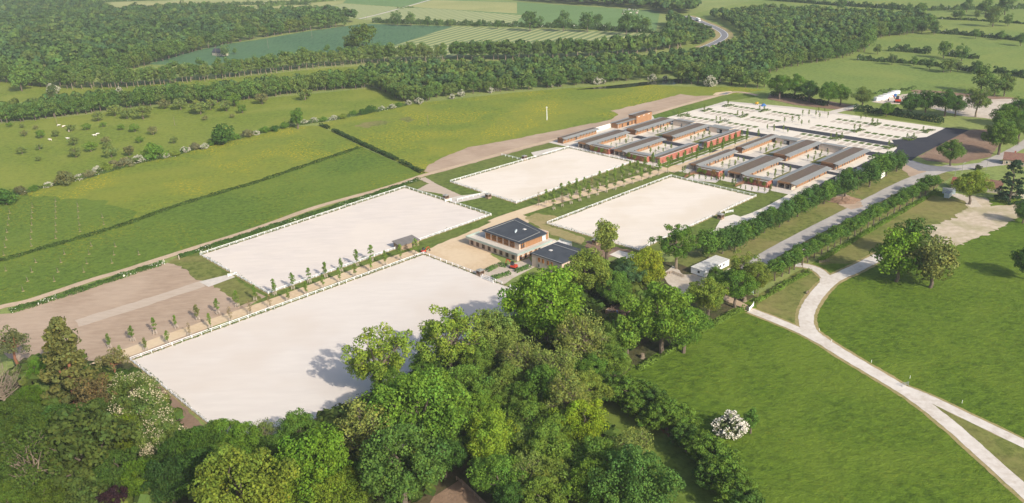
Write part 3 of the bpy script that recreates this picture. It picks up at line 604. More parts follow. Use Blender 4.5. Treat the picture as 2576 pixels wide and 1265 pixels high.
white_fence('white post and rail fence round the greyish sand arena beside the left meadow', PB+[PB[0]], [(3, .42, .52), (1, .49, .56)])
white_fence('white post and rail fence round the upper sand arena next to the brick stables', PC+[PC[0]], [(3, .34, .42), (0, .70, .76)])
white_fence('white post and rail fence round the right sand arena beside the curved timber fences', PD+[PD[0]], [(2, .34, .42), (3, .2, .32)])
white_fence('short white railing between the two wooden huts on the concrete apron', GP([(1150, 506), (1190, 496), (1222, 488)]))
white_fence('white railing enclosing the corner lawn beyond the upper arena', GP([(1262, 391), (1289, 398), (1312, 404)]))
def gate(a, b, label):
    A, Bp = G(*a), G(*b); L = math.hypot(Bp[0]-A[0], Bp[1]-A[1]); r = empty('white_gate', (*A, .15), math.atan2(Bp[1]-A[1], Bp[0]-A[0]), label, 'gate', 'white gates of the arenas')
    for x in (0, L): box('post', (x-.12, x+.12, -.12, .12, 0, 1.4), 'white', r)
    for z in (.25, .7, 1.15): box('rail', (.12, L-.12, -.05, .05, z, z+.16), 'white', r)
    MB().tube([(.2, .08, .3), (L-.2, .08, 1.2)], .07, 4).obj('brace', 'white', r)
gate((574, 696), (596, 692), 'open white gate at the left arena beside the grey apron'); gate((1120, 508), (1135, 505), 'open white gate below the hut on the fork of the paths')
gate((1824, 537), (1843, 534), 'open white gate beside the hut on the concrete path'); gate((1210, 700), (1240, 712), 'long white gate in the fence below the hedged garden')
# ------------------------------------------------------------------ stables
def door_mesh(open_):
    b = MB()
    if open_: b.box(0, 1.2, -.02, .04, .05, 2.7, 2); b.box(1.25, 2.95, 0, .07, .05, 1.35, 0); b.box(1.25, 2.95, 0, .06, 1.4, 2.7, 1)
    else: b.box(.05, 1.45, 0, .07, .05, 1.35, 0); b.box(1.5, 2.95, 0, .07, .05, 2.7, 0); b.box(.05, 1.45, 0, .05, 1.4, 2.7, 3)
    b.box(-.07, .05, 0, .13, 0, 3.0, 1); b.box(0, 3, 0, .1, 2.72, 2.84, 1)
    return b.mesh('stall_door', ['larch', 'steel', 'dark', 'zinc'])
DOOR = [door_mesh(False), door_mesh(True)]
col_me = MB().box(-.12, .12, -.12, .12, 0, 3.45).mesh('column', 'zinc')
def stable(label, s0, s1, t0, t1, style, porch=True, opens=.25, clad='brown_timber'):
    o = Wd(s0, t0); r = empty('stable_block', (o[0], o[1], .1), YAW, label, 'stable', 'timber and brick stable blocks'); L = s1-s0; Wt = t1-t0; H0, H1 = 3.45, 4.05
    g0, g1 = {'double': (3.6, 3.7), 'single': (2.0, 2.9), 'brick': (4.6, 0)}[style]; b0, b1 = {'double': (3.0, Wt-2.9), 'single': (.5, Wt-2.6), 'brick': (2.9, Wt-.02)}[style]
    x0 = 5.0 if porch else .6; body = MB().box(x0, L-.6, -b1, -b0, 0, H0)
    body.obj('wall', clad if style != 'brick' else 'grey_larch', r)
    roof = MB().box(.5, L-.2, -(Wt-g1), -g0, H1-.22, H1).obj('roof', 'sedum', r)
    def slope(ta, za, tb, zb, xa, xb):
        return MB().hexa([(xa, -tb, zb-.14), (xb, -tb, zb-.14), (xb, -ta, za-.14), (xa, -ta, za-.14)], [(xa, -tb, zb), (xb, -tb, zb), (xb, -ta, za), (xa, -ta, za)])
    slope(0, H0+.1, g0, H1+.08, 0, L).obj('metal_eave', 'zinc', roof)
    if g1: slope(Wt-g1, H1+.08, Wt, H0+.05, 0, L+.6).obj('metal_eave', 'zinc', roof)
    else: box('coping', (.3, L-.2, -(Wt+.08), -(Wt-.16), H1-.02, H1+.1), 'coping', roof)
    box('end_trim', (L-.2, L+.15, -(Wt-g1), -g0, H1-.2, H1+.07), 'zinc', roof)
    box('fascia', (0.2, .48, -(Wt-g1), -g0, H1-1.0, H1+.03), 'larch', r)
    if style == 'brick':
        box('brick_wall', (.5, L-.4, -(Wt+.06), -(Wt-.2), 0, H1-.05), 'brick', r)
    else:
        n = int((L-.8-x0)/3.05); sp = (L-.8-x0)/n
        for i in range(n): link('stall_door', DOOR[1 if rnd.random() < opens else 0], r, (x0+i*sp, -b1-.0, 0), 0).scale = (sp/3, -1, 1)
        for i in range(n//2): link('column', col_me, r, (x0+i*2*sp, -(Wt-.5), 0)) if opens < -1 else None
    if porch:
        for t in (b0, (b0+b1)/2, b1-.3): box('partition', (.6, 5.0, -t-.3, -t, 0, H0), 'render', r)
        for t in (g0, Wt-g1-.2): link('column', col_me, r, (.34, -t-.1, 0))
    elif style != 'brick':
        box('end_cladding', (.45, .6, -b1, -b0, 0, H0-.1), 'brown_timber', r)
    return r
SN = {1: 'narrow brick-ended stable at the far left of the yard', 2: 'wide sedum-roofed stable behind the corner of the upper arena', 3: 'wide stable in the back row beside the timber hall',
      4: 'wide stable in the front row between the two shrub-covered brick links', 5: 'wide stable in the back row beside the avenue-side brick block', 6: 'stable with a long red brick wall along the avenue, nearer one',
      7: 'stable with a long red brick wall along the avenue, farther one', 8: 'narrow stable right of the avenue, facing the first courtyard', 9: 'narrow stable right of the avenue in the back row', 10: 'wide front stable behind the two curved timber fences',
      11: 'wide back-row stable with green moss patches on its roof', 12: 'wide front stable nearest the row of roadside trees', 13: 'wide back-row stable beside the black tarmac forecourt'}
for k, a in {1: (334, 371, -92.5, -84.4, 'single', False, .1), 2: (333, 376.5, -75.3, -61.2, 'double', True, .5), 3: (383.5, 427, -73.2, -59.2, 'double', False, .25), 4: (333, 376.5, -43.7, -29.8, 'double', True, .15),
             5: (384.5, 427, -42.6, -28, 'double', False, .05), 6: (334.5, 377.5, -12.6, -4.6, 'brick', True, 0), 7: (385, 427.5, -10.4, -3.2, 'brick', False, 0), 8: (336, 379, 15.6, 24.2, 'single', True, .35),
             9: (387, 430, 16.6, 24.6, 'single', False, .03), 10: (336.5, 380, 40, 55.6, 'double', True, .6), 11: (387.5, 430, 40.9, 55.6, 'double', False, .25), 12: (337, 379.8, 72, 87, 'double', True, .6), 13: (388, 431, 72.4, 87.2, 'double', False, .9)}.items():
    stable(SN[k], *a)
def linkblock(label, s0, s1, t0, t1, wall, brown_front, opening):
    o = Wd(s0, t0); r = empty('link_building', (o[0], o[1], .1), YAW, label, 'building', 'low link buildings of the stables'); L = s1-s0; Wt = t1-t0
    box('wall', (0, L, -Wt, 0, 0, 3.6), wall, r); rf = box('roof', (-.1, L*.42, -Wt, 0, 3.61, 3.78), 'sedum' if brown_front else 'zinc', r); box('metal_eave', (L*.42, L+.4, -Wt, 0, 3.63, 3.84), 'zinc', rf)
    box('coping', (-.22, -.02, -Wt-.03, .03, 3.45, 3.86), 'coping' if wall == 'brick' else 'zinc', r)
    if opening:
        y = -Wt*opening[0]; d = box('doorway', (-.06, .02, y-opening[1], y, 0.02 if opening[2] > 2 else 1.0, opening[2]), 'dark', r); box('roller_door', (-.14, -.07, y-opening[1]*.5, y, .6, opening[2]-.3), 'steel', d)
for lb, t0, t1 in (('red brick link with shrubs behind the upper arena, left one', -60.6, -44.2), ('red brick link with shrubs behind the upper arena, right one', -29.4, -13), ('red brick link with tall shrubs behind the left curved timber fence', 24.8, 39.8), ('red brick link with tall shrubs behind the right curved timber fence', 56, 71.8)):
    linkblock(lb, 332.6, 338.6, t0, t1, 'brick', True, None)
for lb, t0, t1, op in (('plain beige link building between the two leftmost back stables', -58.6, -43, (.45, 1.0, 2.2)), ('beige link building with open doorway left of the long brick wall', -27.4, -11, (.4, 4.2, 2.9)), ('beige link building with open doorway at the back of the right yard', 25.2, 40.5, (.38, 4.2, 2.9)), ('beige link building with a small door left of the tarmac forecourt', 56, 72, (.34, .9, 2.3))):
    linkblock(lb, 424.5, 431, t0, t1, 'render', op[1] < 2, op)
# timber hall with its white yard wall
o = Wd(390.5, -90.5); r = empty('timber_hall', (*o, .1), YAW, 'orange timber hall with a taller end behind the stables', 'building')
box('wall', (1.0, 21, -6, -.4, 0, 3.6), 'larch', r); rf = box('roof', (0, 21, -5.4, -1.8, 3.8, 3.98), 'sedum', r); box('metal_eave', (0, 21, -1.8, .4, 3.75, 3.9), 'zinc', rf); box('metal_eave', (-.2, 21.5, -7.6, -5.4, 3.7, 3.86), 'zinc', rf)
box('tall_wall', (21.1, 40, -7.8, -.4, 0, 5.9), 'larch', r); rf = box('tall_roof', (20.9, 40.2, -7.9, -2.5, 5.95, 6.1), 'sedum', r); box('metal_eave', (20.9, 40.2, -2.5, 0, 5.97, 6.16), 'zinc', rf)
for x in (23, 29, 35): box('window', (x, x+2.2, -7.86, -7.78, 4.9, 5.2), 'white', r)
for x, wd in ((6, 1), (12, 2.6), (17.5, 1)): box('doorway', (x, x+wd, -6.06, -5.98, .1, 2.5), 'dark', r)
r = empty('yard_wall', (*Wd(372.2, -91), .1), YAW, 'tall white wall between the brick-ended stable and the timber hall', 'wall'); box('wall', (0, 19.4, -.3, 0, 0, 3.2), 'chalk', r); box('return_wall', (19.4, 19.7, -7, 0, 0, 3.25), 'render', r)
# courtyards: paved walks, lawns
for s0, s1, t0, t1 in ((341, 376, -61.5, -44.5), (386, 424, -61, -43.5), (341, 376, -29.5, -13), (386, 424, -29, -11.5), (342, 378, 24.5, 40.5), (389, 424, 23.5, 40.5), (342, 379, 56, 72), (389, 424, 56, 72)):
    sheet('courtyard_walk', WP([(s0, t0-2), (s1, t0-2), (s1, t0+3.4), (s0, t0+3.4)]), .13, 'pale_concrete'); sheet('courtyard_lawn', WP([(s0+6, t0+9), (s1-9, t0+9), (s1-9, t1-1), (s0+6, t1-1)]), .125, 'dry_lawn' if s0 > 380 or t0 > 20 else 'young_lawn')
    sheet('lawn_edging', WP([(s0+6, t0+8.3), (s1-9, t0+8.3), (s1-9, t0+8.9), (s0+6, t0+8.9)]), .14, 'pale_concrete')
sheet('stable_walk', WP([(342, 84.4), (379, 84.4), (379, 90.5), (342, 90.5)]), .14, 'pale_concrete'); sheet('stable_walk', WP([(388, 84), (432, 84), (432, 91), (388, 91)]), .14, 'pale_concrete'); sheet('stable_walk', WP([(335, -84.4), (372, -84.4), (372, -77), (335, -77)]), .14, 'pale_concrete')
sheet('avenue_lawn', WP([(331, -4), (428, -3), (428, 4), (331, 4)]), .13, 'young_lawn'); sheet('avenue_path', WP([(325, 6), (432, 6), (432, 13.6), (325, 13.6)]), .135, 'tan_path'); sheet('edging', WP([(334, .6), (428, 1.4), (428, 2), (334, 1.2)]), .15, 'pale_concrete')
sheet('sand_pen', GP([(1724, 451), (1738, 443), (1755, 440), (1782, 443), (1800, 448), (1808, 454), (1800, 460), (1765, 456)]), .14, 'sand'); sheet('sand_pen', GP([(1850, 472), (1864, 466), (1881, 465), (1909, 468), (1926, 472), (1938, 478), (1925, 487), (1885, 481)]), .14, 'sand')
def arc_fence(px, label):
    L = smooth(GP(px), 8); r = empty('curved_timber_fence', (*L[0], .12), 0, label, 'fence', 'curved timber fences'); ox, oy = L[0]
    for i in range(len(L)-1):
        a, b = L[i], L[i+1]; d = math.hypot(b[0]-a[0], b[1]-a[1]); rz = math.atan2(b[1]-a[1], b[0]-a[0])
        for z0, z1 in ((.05, .5), (.54, .95), (1.25, 1.38), (1.65, 1.8)): MB().box(0, d, -.05, .05, z0, z1).obj('board', 'larch' if z0 < .6 else 'brown_timber', r, (a[0]-ox, a[1]-oy, 0), rz)
        MB().box(-.09, .09, -.15, -.06, 0, 1.9).obj('post', 'brown_timber', r, (a[0]-ox, a[1]-oy, 0), rz)
arc_fence([(1721, 449), (1735, 441), (1753, 438), (1782, 441), (1797, 445), (1808, 452)], 'curved timber fence round the left sand pen before the brick stables'); arc_fence([(1848, 470), (1862, 464), (1881, 462.7), (1909, 465.7), (1927, 469), (1940, 476)], 'curved timber fence round the right sand pen before the brick stables')
# ------------------------------------------------------------------ club house
def window(parent, axis, u0, u1, z0, z1, pos, n=4, fr='orange_frame', out=1):
    """window in a wall: axis 'y' = wall facing -x (spans y), axis 'x' = wall facing -y (spans x)"""
    def bx(a0, a1, d0, d1, q0, q1): return (pos-out*d1, pos-out*d0, a0, a1, q0, q1) if axis == 'y' else (a0, a1, pos-out*d1, pos-out*d0, q0, q1)
    def nb(mb, *a):
        q = bx(*a); mb.box(min(q[0], q[1]), max(q[0], q[1]), min(q[2], q[3]), max(q[2], q[3]), q[4], q[5])
    p = MB(); nb(p, u0, u1, -.02, .03, z0, z1); p = p.obj('window', 'glass', parent); f = MB()
    for k in range(n+1):
        u = u0+(u1-u0)*k/n; nb(f, u-.07, u+.07, .03, .16, z0, z1)
    for z in (z0, z0+(z1-z0)*.68, z1-.1): nb(f, u0, u1, .04, .2, z, z+.1)
    f.obj('frame', fr, p)
o = Wd(162.6, 7.8); r = empty('club_house', (*o, .12), YAW, 'two-storey tan club house with flat dark roof and terrace', 'building')
box('ground_floor_wall', (0, 24, -33.6, 0, 0, 3.4), 'tan_brick', r); box('terrace', (-1.2, 25, -35.2, .8, 3.41, 3.7), 'concrete', r)
tb = MB(); tb.box(-1.25, -1.15, -35.2, .8, 3.7, 4.7); tb.box(-1.15, 22, -35.25, -35.15, 3.7, 4.7); tb.box(-1.15, 8, .75, .85, 3.7, 4.7); tb.obj('glass_railing', 'glass_rail', r)
for x, y in ((-.6, -8), (-.6, -20), (-.6, -28)): box('planter', (x, x+.6, y-6, y, 3.71, 4.1), 'grey_larch', r)
box('upper_wall', (4.4, 24.5, -30.6, -7.0, 3.71, 7.3), 'tan_brick', r); box('timber_wall', (8.5, 24, -30.75, -30.62, 3.72, 7.2), 'larch', r); box('glazed_door', (19.8, 22.2, -30.86, -30.76, 3.75, 6.6), 'pale_blue', r)
for i in range(5): window(r, 'y', -10.9-i*4.15, -8.0-i*4.15, 4.1, 6.9, 4.4)
window(r, 'x', 5.4, 8.0, 3.9, 6.8, -30.6, 2)
for i in range(8): window(r, 'y', -3.2-i*4.1, -1.4-i*4.1, .6, 2.7, 0.0, 2, 'brown_timber')
for i in range(5): window(r, 'x', 1.4+i*3.4, 2.9+i*3.4, .2, 3.0, -33.6, 1)
pr = [(4.0, -5.4), (28.1, -5.6), (21.6, -32.6), (3.6, -32.2)]; rf = MB().hexa([(x, y, 7.32) for x, y in pr[::-1]], [(x, y, 7.7) for x, y in pr[::-1]]).obj('roof', 'bitumen', r)
q = [(5.0, -7.4), (24.4, -7.2), (20.3, -29.0), (4.5, -30.2)]
for i in range(4):
    a, b = q[i], q[(i+1) % 4]; L = math.hypot(b[0]-a[0], b[1]-a[1]); MB().box(0, L, -.14, .14, 7.71, 7.86).obj('upstand', 'zinc', rf, (a[0], a[1], 0), math.atan2(b[1]-a[1], b[0]-a[0]))
for i in range(3): MB().tube([(12+i*.9, -20.5+i*.5, 7.7), (12+i*.9, -20.5+i*.5, 8.7)], .32, 10).obj('roof_vent', 'pale_blue', rf)
box('skylight', (17.4, 18.8, -21.4, -20, 7.71, 7.95), 'coping', rf)
o = Wd(163.4, 50.2); r = empty('annex_building', (*o, .12), YAW, 'smaller tan building with sloping dark roof beside the club house', 'building')
box('wall', (0, 15.6, -18.6, 0, 0, 6.1), 'tan_brick', r); rf = MB().hexa([(-.3, -19, 6.12), (18, -19, 6.12), (18, .5, 6.12), (-.3, .5, 6.12)], [(-.3, -19, 6.5), (18, -19, 6.5), (18, .5, 6.5), (-.3, .5, 6.5)]).obj('roof', 'bitumen', r)
box('upstand', (14.2, 14.6, -18.4, 0, 6.51, 6.66), 'zinc', rf); box('upstand', (-.25, .05, -18.9, .4, 6.51, 6.6), 'zinc', rf); box('skylight', (7, 8.4, -5.4, -4, 6.51, 6.75), 'coping', rf)
for y in (-4.2, -6.6, -9.6, -12): window(r, 'y', y-1.0, y, 3.4, 5.3, 0.0, 1)
window(r, 'y', -5.0, -4.0, .6, 2.4, 0.0, 1, 'steel')
o = Wd(176.5, 42.5); r = empty('terrace_wall', (*o, .12), YAW, 'white paved terrace slab between club house and annex', 'terrace'); box('slab', (0, 14, -8, 0, 0, 3.0), 'chalk', r); box('glass_railing', (13.8, 13.9, -8, 0, 3.01, 4.0), 'glass_rail', r)
# garden hedges, paths
field('garden_path', [(1200, 700), (1225, 678), (1285, 665), (1330, 650), (1345, 672), (1290, 700), (1265, 718), (1235, 712)], .12, 'gravel')
for a, b, lb in (((1224, 684), (1248, 672), 'clipped green hedge beside the wooden hut in the garden'), ((1253, 668), (1275, 672), 'clipped hedge in front of the red excavator'), ((1238, 703), (1283, 690), 'long clipped hedge nearest the arena gate'), ((1297, 686), (1333, 672), 'clipped hedge along the annex wall')):
    hedge('clipped_hedge', GP([a, b]), 2.0, 1.5, (.07, .13, .03), lb, group='garden hedges', rag=.03, sm=False)
# wooden huts, sheds, cabins
def hut(px, label, roofm='zinc', size=2.6):
    g = G(*px); r = empty('judge_hut', (*g, .12), YAW, label, 'hut', 'small wooden judge huts'); a = size/2
    b = MB()
    for x, y in ((-a, -a), (a-.2, -a), (-a, a-.2), (a-.2, a-.2)): b.box(x, x+.2, y, y+.2, 0, 2.6)
    b.box(-a+.05, a-.05, -a+.02, -a+.12, 0, 1.0); b.box(-a+.05, a-.05, a-.12, a-.02, 0, 2.6); b.box(-a+.02, -a+.12, -a+.05, a-.05, 0, 1.0); b.box(a-.12, a-.02, -a+.05, a-.05, 0, 2.6); b.box(-a, a, -a, a, 2.35, 2.6)
    b.obj('timber_wall', 'grey_larch', r); e = a+.25
    MB().hexa([(-e, -e, 2.62), (e, -e, 2.62), (e, e, 2.62), (-e, e, 2.62)], [(-.15, -.15, 3.3), (.15, -.15, 3.3), (.15, .15, 3.3), (-.15, .15, 3.3)]).obj('roof', roofm, r)
    f = MB()
    for u in (-.45, .45): f.box(u-.06, u+.06, -a+.0, -a+.1, 1.0, 2.35); f.box(-a, -a+.1, u-.06, u+.06, 1.0, 2.35)
    f.obj('window_post', 'larch', r); box('dark_interior', (-a+.15, a-.15, -a+.15, a-.15, .2, 2.3), 'dark', r)
for px, lb in (((1122, 502), 'small wooden hut by the fork of the sandy paths'), ((1228, 499), 'small wooden hut at the corner of the upper arena'), ((1319, 402), 'small wooden hut on the far long side of the upper arena'), ((1812, 551), 'small wooden hut beside the pale concrete path'), ((1498, 615), 'small wooden hut at the near side of the right arena'), ((1208, 693), 'small wooden hut next to the clipped garden hedge')): hut(px, lb)
def pbox(a, b, d, h, z0=0.0):
    """frame of a box: near corner pixel a, along edge to pixel b, d metres deep behind"""
    A, Bp = G(*a), G(*b); L = math.hypot(Bp[0]-A[0], Bp[1]-A[1]); rz = math.atan2(Bp[1]-A[1], Bp[0]-A[0]); return A, L, rz
A, L, rz = pbox((1008, 632), (1054, 617), 6, 3); r = empty('timber_shed', (*A, .13), rz, 'grey timber shed with sloping roof between the two left arenas', 'shed')
box('wall', (0, L, 0, 6, 0, 2.7), 'grey_larch', r); MB().hexa([(-.6, -.6, 2.72), (L+.6, -.6, 2.72), (L+.6, 6.6, 3.5), (-.6, 6.6, 3.5)], [(-.6, -.6, 2.86), (L+.6, -.6, 2.86), (L+.6, 6.6, 3.64), (-.6, 6.6, 3.64)]).obj('roof', 'weathered_roof', r); MB().hexa([(.02, .02, 2.7), (L-.02, .02, 2.7), (L-.02, 5.98, 2.7), (.02, 5.98, 2.7)], [(.02, .02, 2.75), (L-.02, .02, 2.75), (L-.02, 5.98, 3.45), (.02, 5.98, 3.45)]).obj('gable', 'grey_larch', r)
box('door', (L*.62, L*.62+1, -.05, .0, .05, 2.1), 'dark', r)
A, L, rz = pbox((1771, 699), (1833, 669), 7, 3); r = empty('site_cabin', (*A, .12), rz, 'long white portable cabin on the gravel yard under trees', 'cabin')
box('wall', (0, L, 0, 7.2, .2, 3.0), 'white', r); rf = box('roof', (-.15, L+.15, -.15, 7.35, 3.01, 3.15), 'cabin_roof', r)
n = int(L/2.5)
for i in range(1, n): box('roof_seam', (i*L/n-.06, i*L/n+.06, -.15, 7.35, 3.16, 3.22), 'coping', rf)
for i in (1, 4, 5): w_ = box('window', (i*L/n+.6, i*L/n+1.7, -.05, .0, 1.3, 2.4), 'glass', r); box('frame', (i*L/n+.5, i*L/n+1.8, -.03, -.005, 1.2, 2.5), 'white_board', w_)
box('window', (-.05, .0, 2.5, 3.6, 1.3, 2.4), 'glass', r); box('skirt', (.1, L-.1, .1, 7.1, 0, .2), 'dark', r)
def container(a, b, dep, label, m='pale_blue', h=2.6, group='steel containers'):
    A, L, rz = pbox(a, b, dep, h); r = empty('steel_container', (*A, .1), rz, label, 'container', group); box('body', (0, L, 0, dep, .1, h), m, r); box('roof', (-.04, L+.04, -.04, dep+.04, h+.01, h+.1), 'zinc' if m != 'white' else 'cabin_roof', r)
    ribs = MB()
    for i in range(int(L/.6)): ribs.box(.2+i*.6, .4+i*.6, -.05, 0, .25, h-.15)
    for x in (0, L-.12): ribs.box(x, x+.12, -.07, 0, .1, h)
    ribs.obj('rib', m, r); box('door_bar', (L*.4, L*.4+.05, -.1, -.05, .3, h-.2), 'steel', r)
container((2373, 497.7), (2385.4, 499.8), 6.2, 'pale steel container standing end-on under the pollard tree'); container((2369, 487), (2402, 490), 2.6, 'pale steel container lying crosswise behind the end-on one')
for i, (a, b) in enumerate((((2204, 255), (2226, 252)), ((2214, 250.5), (2234, 248)), ((2226, 246.5), (2245, 244)), ((2238, 242.5), (2254, 240.5)), ((2247, 239), (2263, 237)))):
    container(a, b, 3.2, ordn(i)+' white site cabin from the left in the works yard', 'white', 2.8, 'white cabins in the works yard')
g = G(2251, 243); r = empty('blue_tank', (*g, .1), 0, 'small blue tank beside the white site cabins', 'tank'); MB().tube([(0, 0, 0), (0, 0, 2.2)], 1.1, 10).obj('tank', 'blue_paint', r); MB().tube([(0, 0, 2.2), (0, 0, 2.5)], [1.1, .3], 10).obj('cap', 'blue_paint', r)
def house(a, b, dep, wh, rh, wall, roofm, label, gable=0.0, timber=False, chim=.3):
    A, L, rz = pbox(a, b, dep, wh); r = empty('house', (*A, .05), rz, label, 'house'); box('wall', (0, L, 0, dep, 0, wh), wall, r); e = .4
    for nm, y0, y1 in (('roof', -e, dep/2), ('rear_roof', dep+e, dep/2)):
        MB().hexa([(-e, y0, wh-.1), (L+e, y0, wh-.1), (L+e, y1, wh+rh), (-e, y1, wh+rh)], [(-e, y0, wh+.1), (L+e, y0, wh+.1), (L+e, y1, wh+rh+.2), (-e, y1, wh+rh+.2)]).obj(nm, roofm, r)
    for x in (.02, L-.22): MB().hexa([(x, .05, wh-.02), (x+.2, .05, wh-.02), (x+.2, dep-.05, wh-.02), (x, dep-.05, wh-.02)], [(x, dep/2-.05, wh+rh-.1), (x+.2, dep/2-.05, wh+rh-.1), (x+.2, dep/2+.05, wh+rh-.1), (x, dep/2+.05, wh+rh-.1)]).obj('gable', wall, r)
    c = box('chimney', (L*chim, L*chim+.9, dep/2-.4, dep/2+.5, wh+rh-.6, wh+rh+1.2), 'brick', r)
    n = max(2, int(L/3.5))
    for i in range(n):
        x = (i+.5)*L/n; w_ = box('window', (x-.5, x+.5, -.05, .0, .9, 2.1), 'glass', r); box('frame', (x-.58, x+.58, -.03, -.004, .82, 2.18), 'white_board', w_)
    if timber:
        t = MB()
        for i in range(int(L/.8)): t.box(i*.8, i*.8+.16, -.04, -.005, .3, wh-.15)
        for z in (.3, wh-.35): t.box(0, L, -.045, -.006, z, z+.16)
        t.obj('timber_frame', 'brown_timber', r)
    return r
house((2521, 414), (2600, 422), 8, 3.2, 3.6, 'plaster', 'old_tile', 'half-timbered house with brown tiled roof at the right edge', timber=True)
house((2391, 474), (2438, 480), 7, 2.6, 3.0, 'plaster', 'tile_roof', 'low cottage with red tiled roof left of the pollard tree', chim=.8); house((2468, 482), (2514, 488), 7, 2.8, 3.4, 'plaster', 'old_tile', 'cottage with dark tiled roof between pollard tree and spruce', chim=.05)
house((534, 139), (560, 141.5), 9, 3.4, 4.5, 'plaster', 'bitumen', 'lone pale house with slate roof at the edge of the forest', chim=.6)
A, L, rz = pbox((2521, 496), (2600, 502), 1, 2); r = empty('garden_wall', (*A, .08), rz, 'weathered white garden wall at the right edge', 'wall'); box('wall', (0, L, 0, .5, 0, 2.9), 'dirty_white', r); box('coping', (-.1, L, -.1, .6, 2.91, 3.1), 'old_tile', r)
# ------------------------------------------------------------------ machines, vehicles, skips
def excavator(px, rz, label, sc_=1.0, m='red_paint'):
    g = G(*px); r = empty('excavator', (*g, .12), rz, label, 'excavator', 'red excavators'); r.scale = (sc_,)*3
    for y in (-.9, .5): MB().hexa([(-1.2, y, 0), (1.2, y, 0), (1.2, y+.4, 0), (-1.2, y+.4, 0)], [(-1.4, y, .55), (1.4, y, .55), (1.4, y+.4, .55), (-1.4, y+.4, .55)]).obj('track', 'rubber', r)
    MB().hexa([(-1.4, -.9, .65), (.9, -.9, .65), (.9, .9, .65), (-1.4, .9, .65)], [(-1.3, -.85, 1.4), (.8, -.85, 1.4), (.8, .85, 1.4), (-1.3, .85, 1.4)]).obj('body', m, r)
    c = MB().hexa([(-.5, -.1, 1.41), (.8, -.1, 1.41), (.8, .85, 1.41), (-.5, .85, 1.41)], [(-.45, -.05, 2.6), (.6, -.05, 2.6), (.6, .8, 2.6), (-.45, .8, 2.6)]).obj('cab', 'glass', r); box('cab_roof', (-.5, .65, -.1, .85, 2.61, 2.72), 'dark', c)
    MB().tube([(.8, -.4, 1.2), (1.9, -.4, 2.7), (2.9, -.4, 2.9)], [.2, .2, .14], 4).obj('boom', m, r); a = MB().tube([(2.9, -.4, 2.95), (3.5, -.4, 1.2)], [.14, .1], 4).obj('arm', m, r)
    MB().hexa([(3.2, -.8, .5), (3.8, -.8, .5), (3.8, 0, .5), (3.2, 0, .5)], [(3.3, -.8, 1.2), (3.7, -.8, 1.2), (3.7, 0, 1.2), (3.3, 0, 1.2)]).obj('bucket', 'dark', a)
excavator((1291, 675), 2.6, 'red mini excavator in the garden before the club house', 1.25); excavator((1066, 636), .6, 'red mini excavator at the top corner of the nearest arena', .9); excavator((2256, 258), 2.7, 'orange excavator in the works yard behind the dark hedge', 1.9)
def skip(a, b, label, cargo):
    A, L, rz = pbox(a, b, 2.6, 1.6); r = empty('skip', (*A, .12), rz, label, 'skip', 'steel skips'); wl = MB()
    for q in ((0, L, 0, .12), (0, L, 2.48, 2.6), (0, .12, .12, 2.48), (L-.12, L, .12, 2.48)): wl.box(q[0], q[1], q[2], q[3], .3, 1.75)
    wl.box(0, L, 0, 2.6, .2, .3); wl.obj('body', 'rust', r); rb = MB()
    for i in range(8): rb.box(i*L/8+.1, i*L/8+.25, -.08, 0, .3, 1.7)
    rb.box(-.05, L+.05, -.1, .02, 1.7, 1.85); rb.obj('rib', 'rust', r); d = MB(); q = random.Random(3)
    for i in range(26):
        x, y, z = q.uniform(.6, L-.9), q.uniform(.5, 2.1), q.uniform(.9, 1.75); a_ = q.uniform(0, 3); l_ = q.uniform(.3, .9)
        d.tube([(x-l_*math.cos(a_)*.5, y-l_*.4*math.sin(a_), z), (x+l_*math.cos(a_)*.5, y+l_*.4*math.sin(a_), z+q.uniform(-.2, .4))], .12, 4, q.randrange(2))
    d.obj('rubble', cargo, r)
skip((1522, 790), (1566, 801), 'grey steel skip with blue rubbish under the oaks', ['blue_paint', 'dark']); skip((1536, 779), (1578, 790), 'grey steel skip full of planks behind the other skip', ['pad', 'brown_timber'])
def truck(px, px2, label):
    A, B2 = G(*px), G(*px2); rz = math.atan2(B2[1]-A[1], B2[0]-A[0]); r = empty('lorry', (*A, .13), rz, label, 'lorry'); box('trailer', (-11, 2, -1.3, 1.3, 1.1, 4.0), 'white_board', r)
    c = MB().hexa([(2.6, -1.25, .6), (5, -1.25, .6), (5, 1.25, .6), (2.6, 1.25, .6)], [(2.7, -1.2, 3.5), (4.6, -1.2, 3.5), (4.6, 1.2, 3.5), (2.7, 1.2, 3.5)]).obj('cab', 'white', r); box('windscreen', (4.75, 4.95, -1.05, 1.05, 1.9, 3.0), 'glass', c); box('chassis', (-10.8, 4.6, -.9, .9, .5, 1.08), 'dark', r)
    for x in (-9.5, -8.2, -6.9, 1.4, 3.8):
        for y in (-1.15, 1.15): MB().tube([(x, y-.15, .5), (x, y+.15, .5)], .5, 10).obj('wheel', 'rubber', r)
truck((1757, 53.5), (1780, 62.5), 'white articulated lorry on the curving road through the wood')
def post(px, h, w_, m, name, label, cat, group=None, top=None):
    g = G(*px); r = empty(name, (*g, .05), 0, label, cat, group); MB().tube([(0, 0, 0), (0, 0, h)], [w_, w_*.7], 6).obj('shaft', m, r)
    if top == 'arm': box('crossarm', (-.8, .8, -.08, .08, h-.6, h-.45), m, r); box('insulator', (-.6, -.4, -.06, .06, h-.44, h-.2), 'white', r)
    if top == 'sign': box('sign', (-.5, .5, -.04, .04, h-.9, h), 'white_board', r)
    return r
post((1375.5, 302), 10.5, .28, 'white', 'concrete_pole', 'tall white concrete pole alone in the buttercup meadow', 'pole', top='arm')
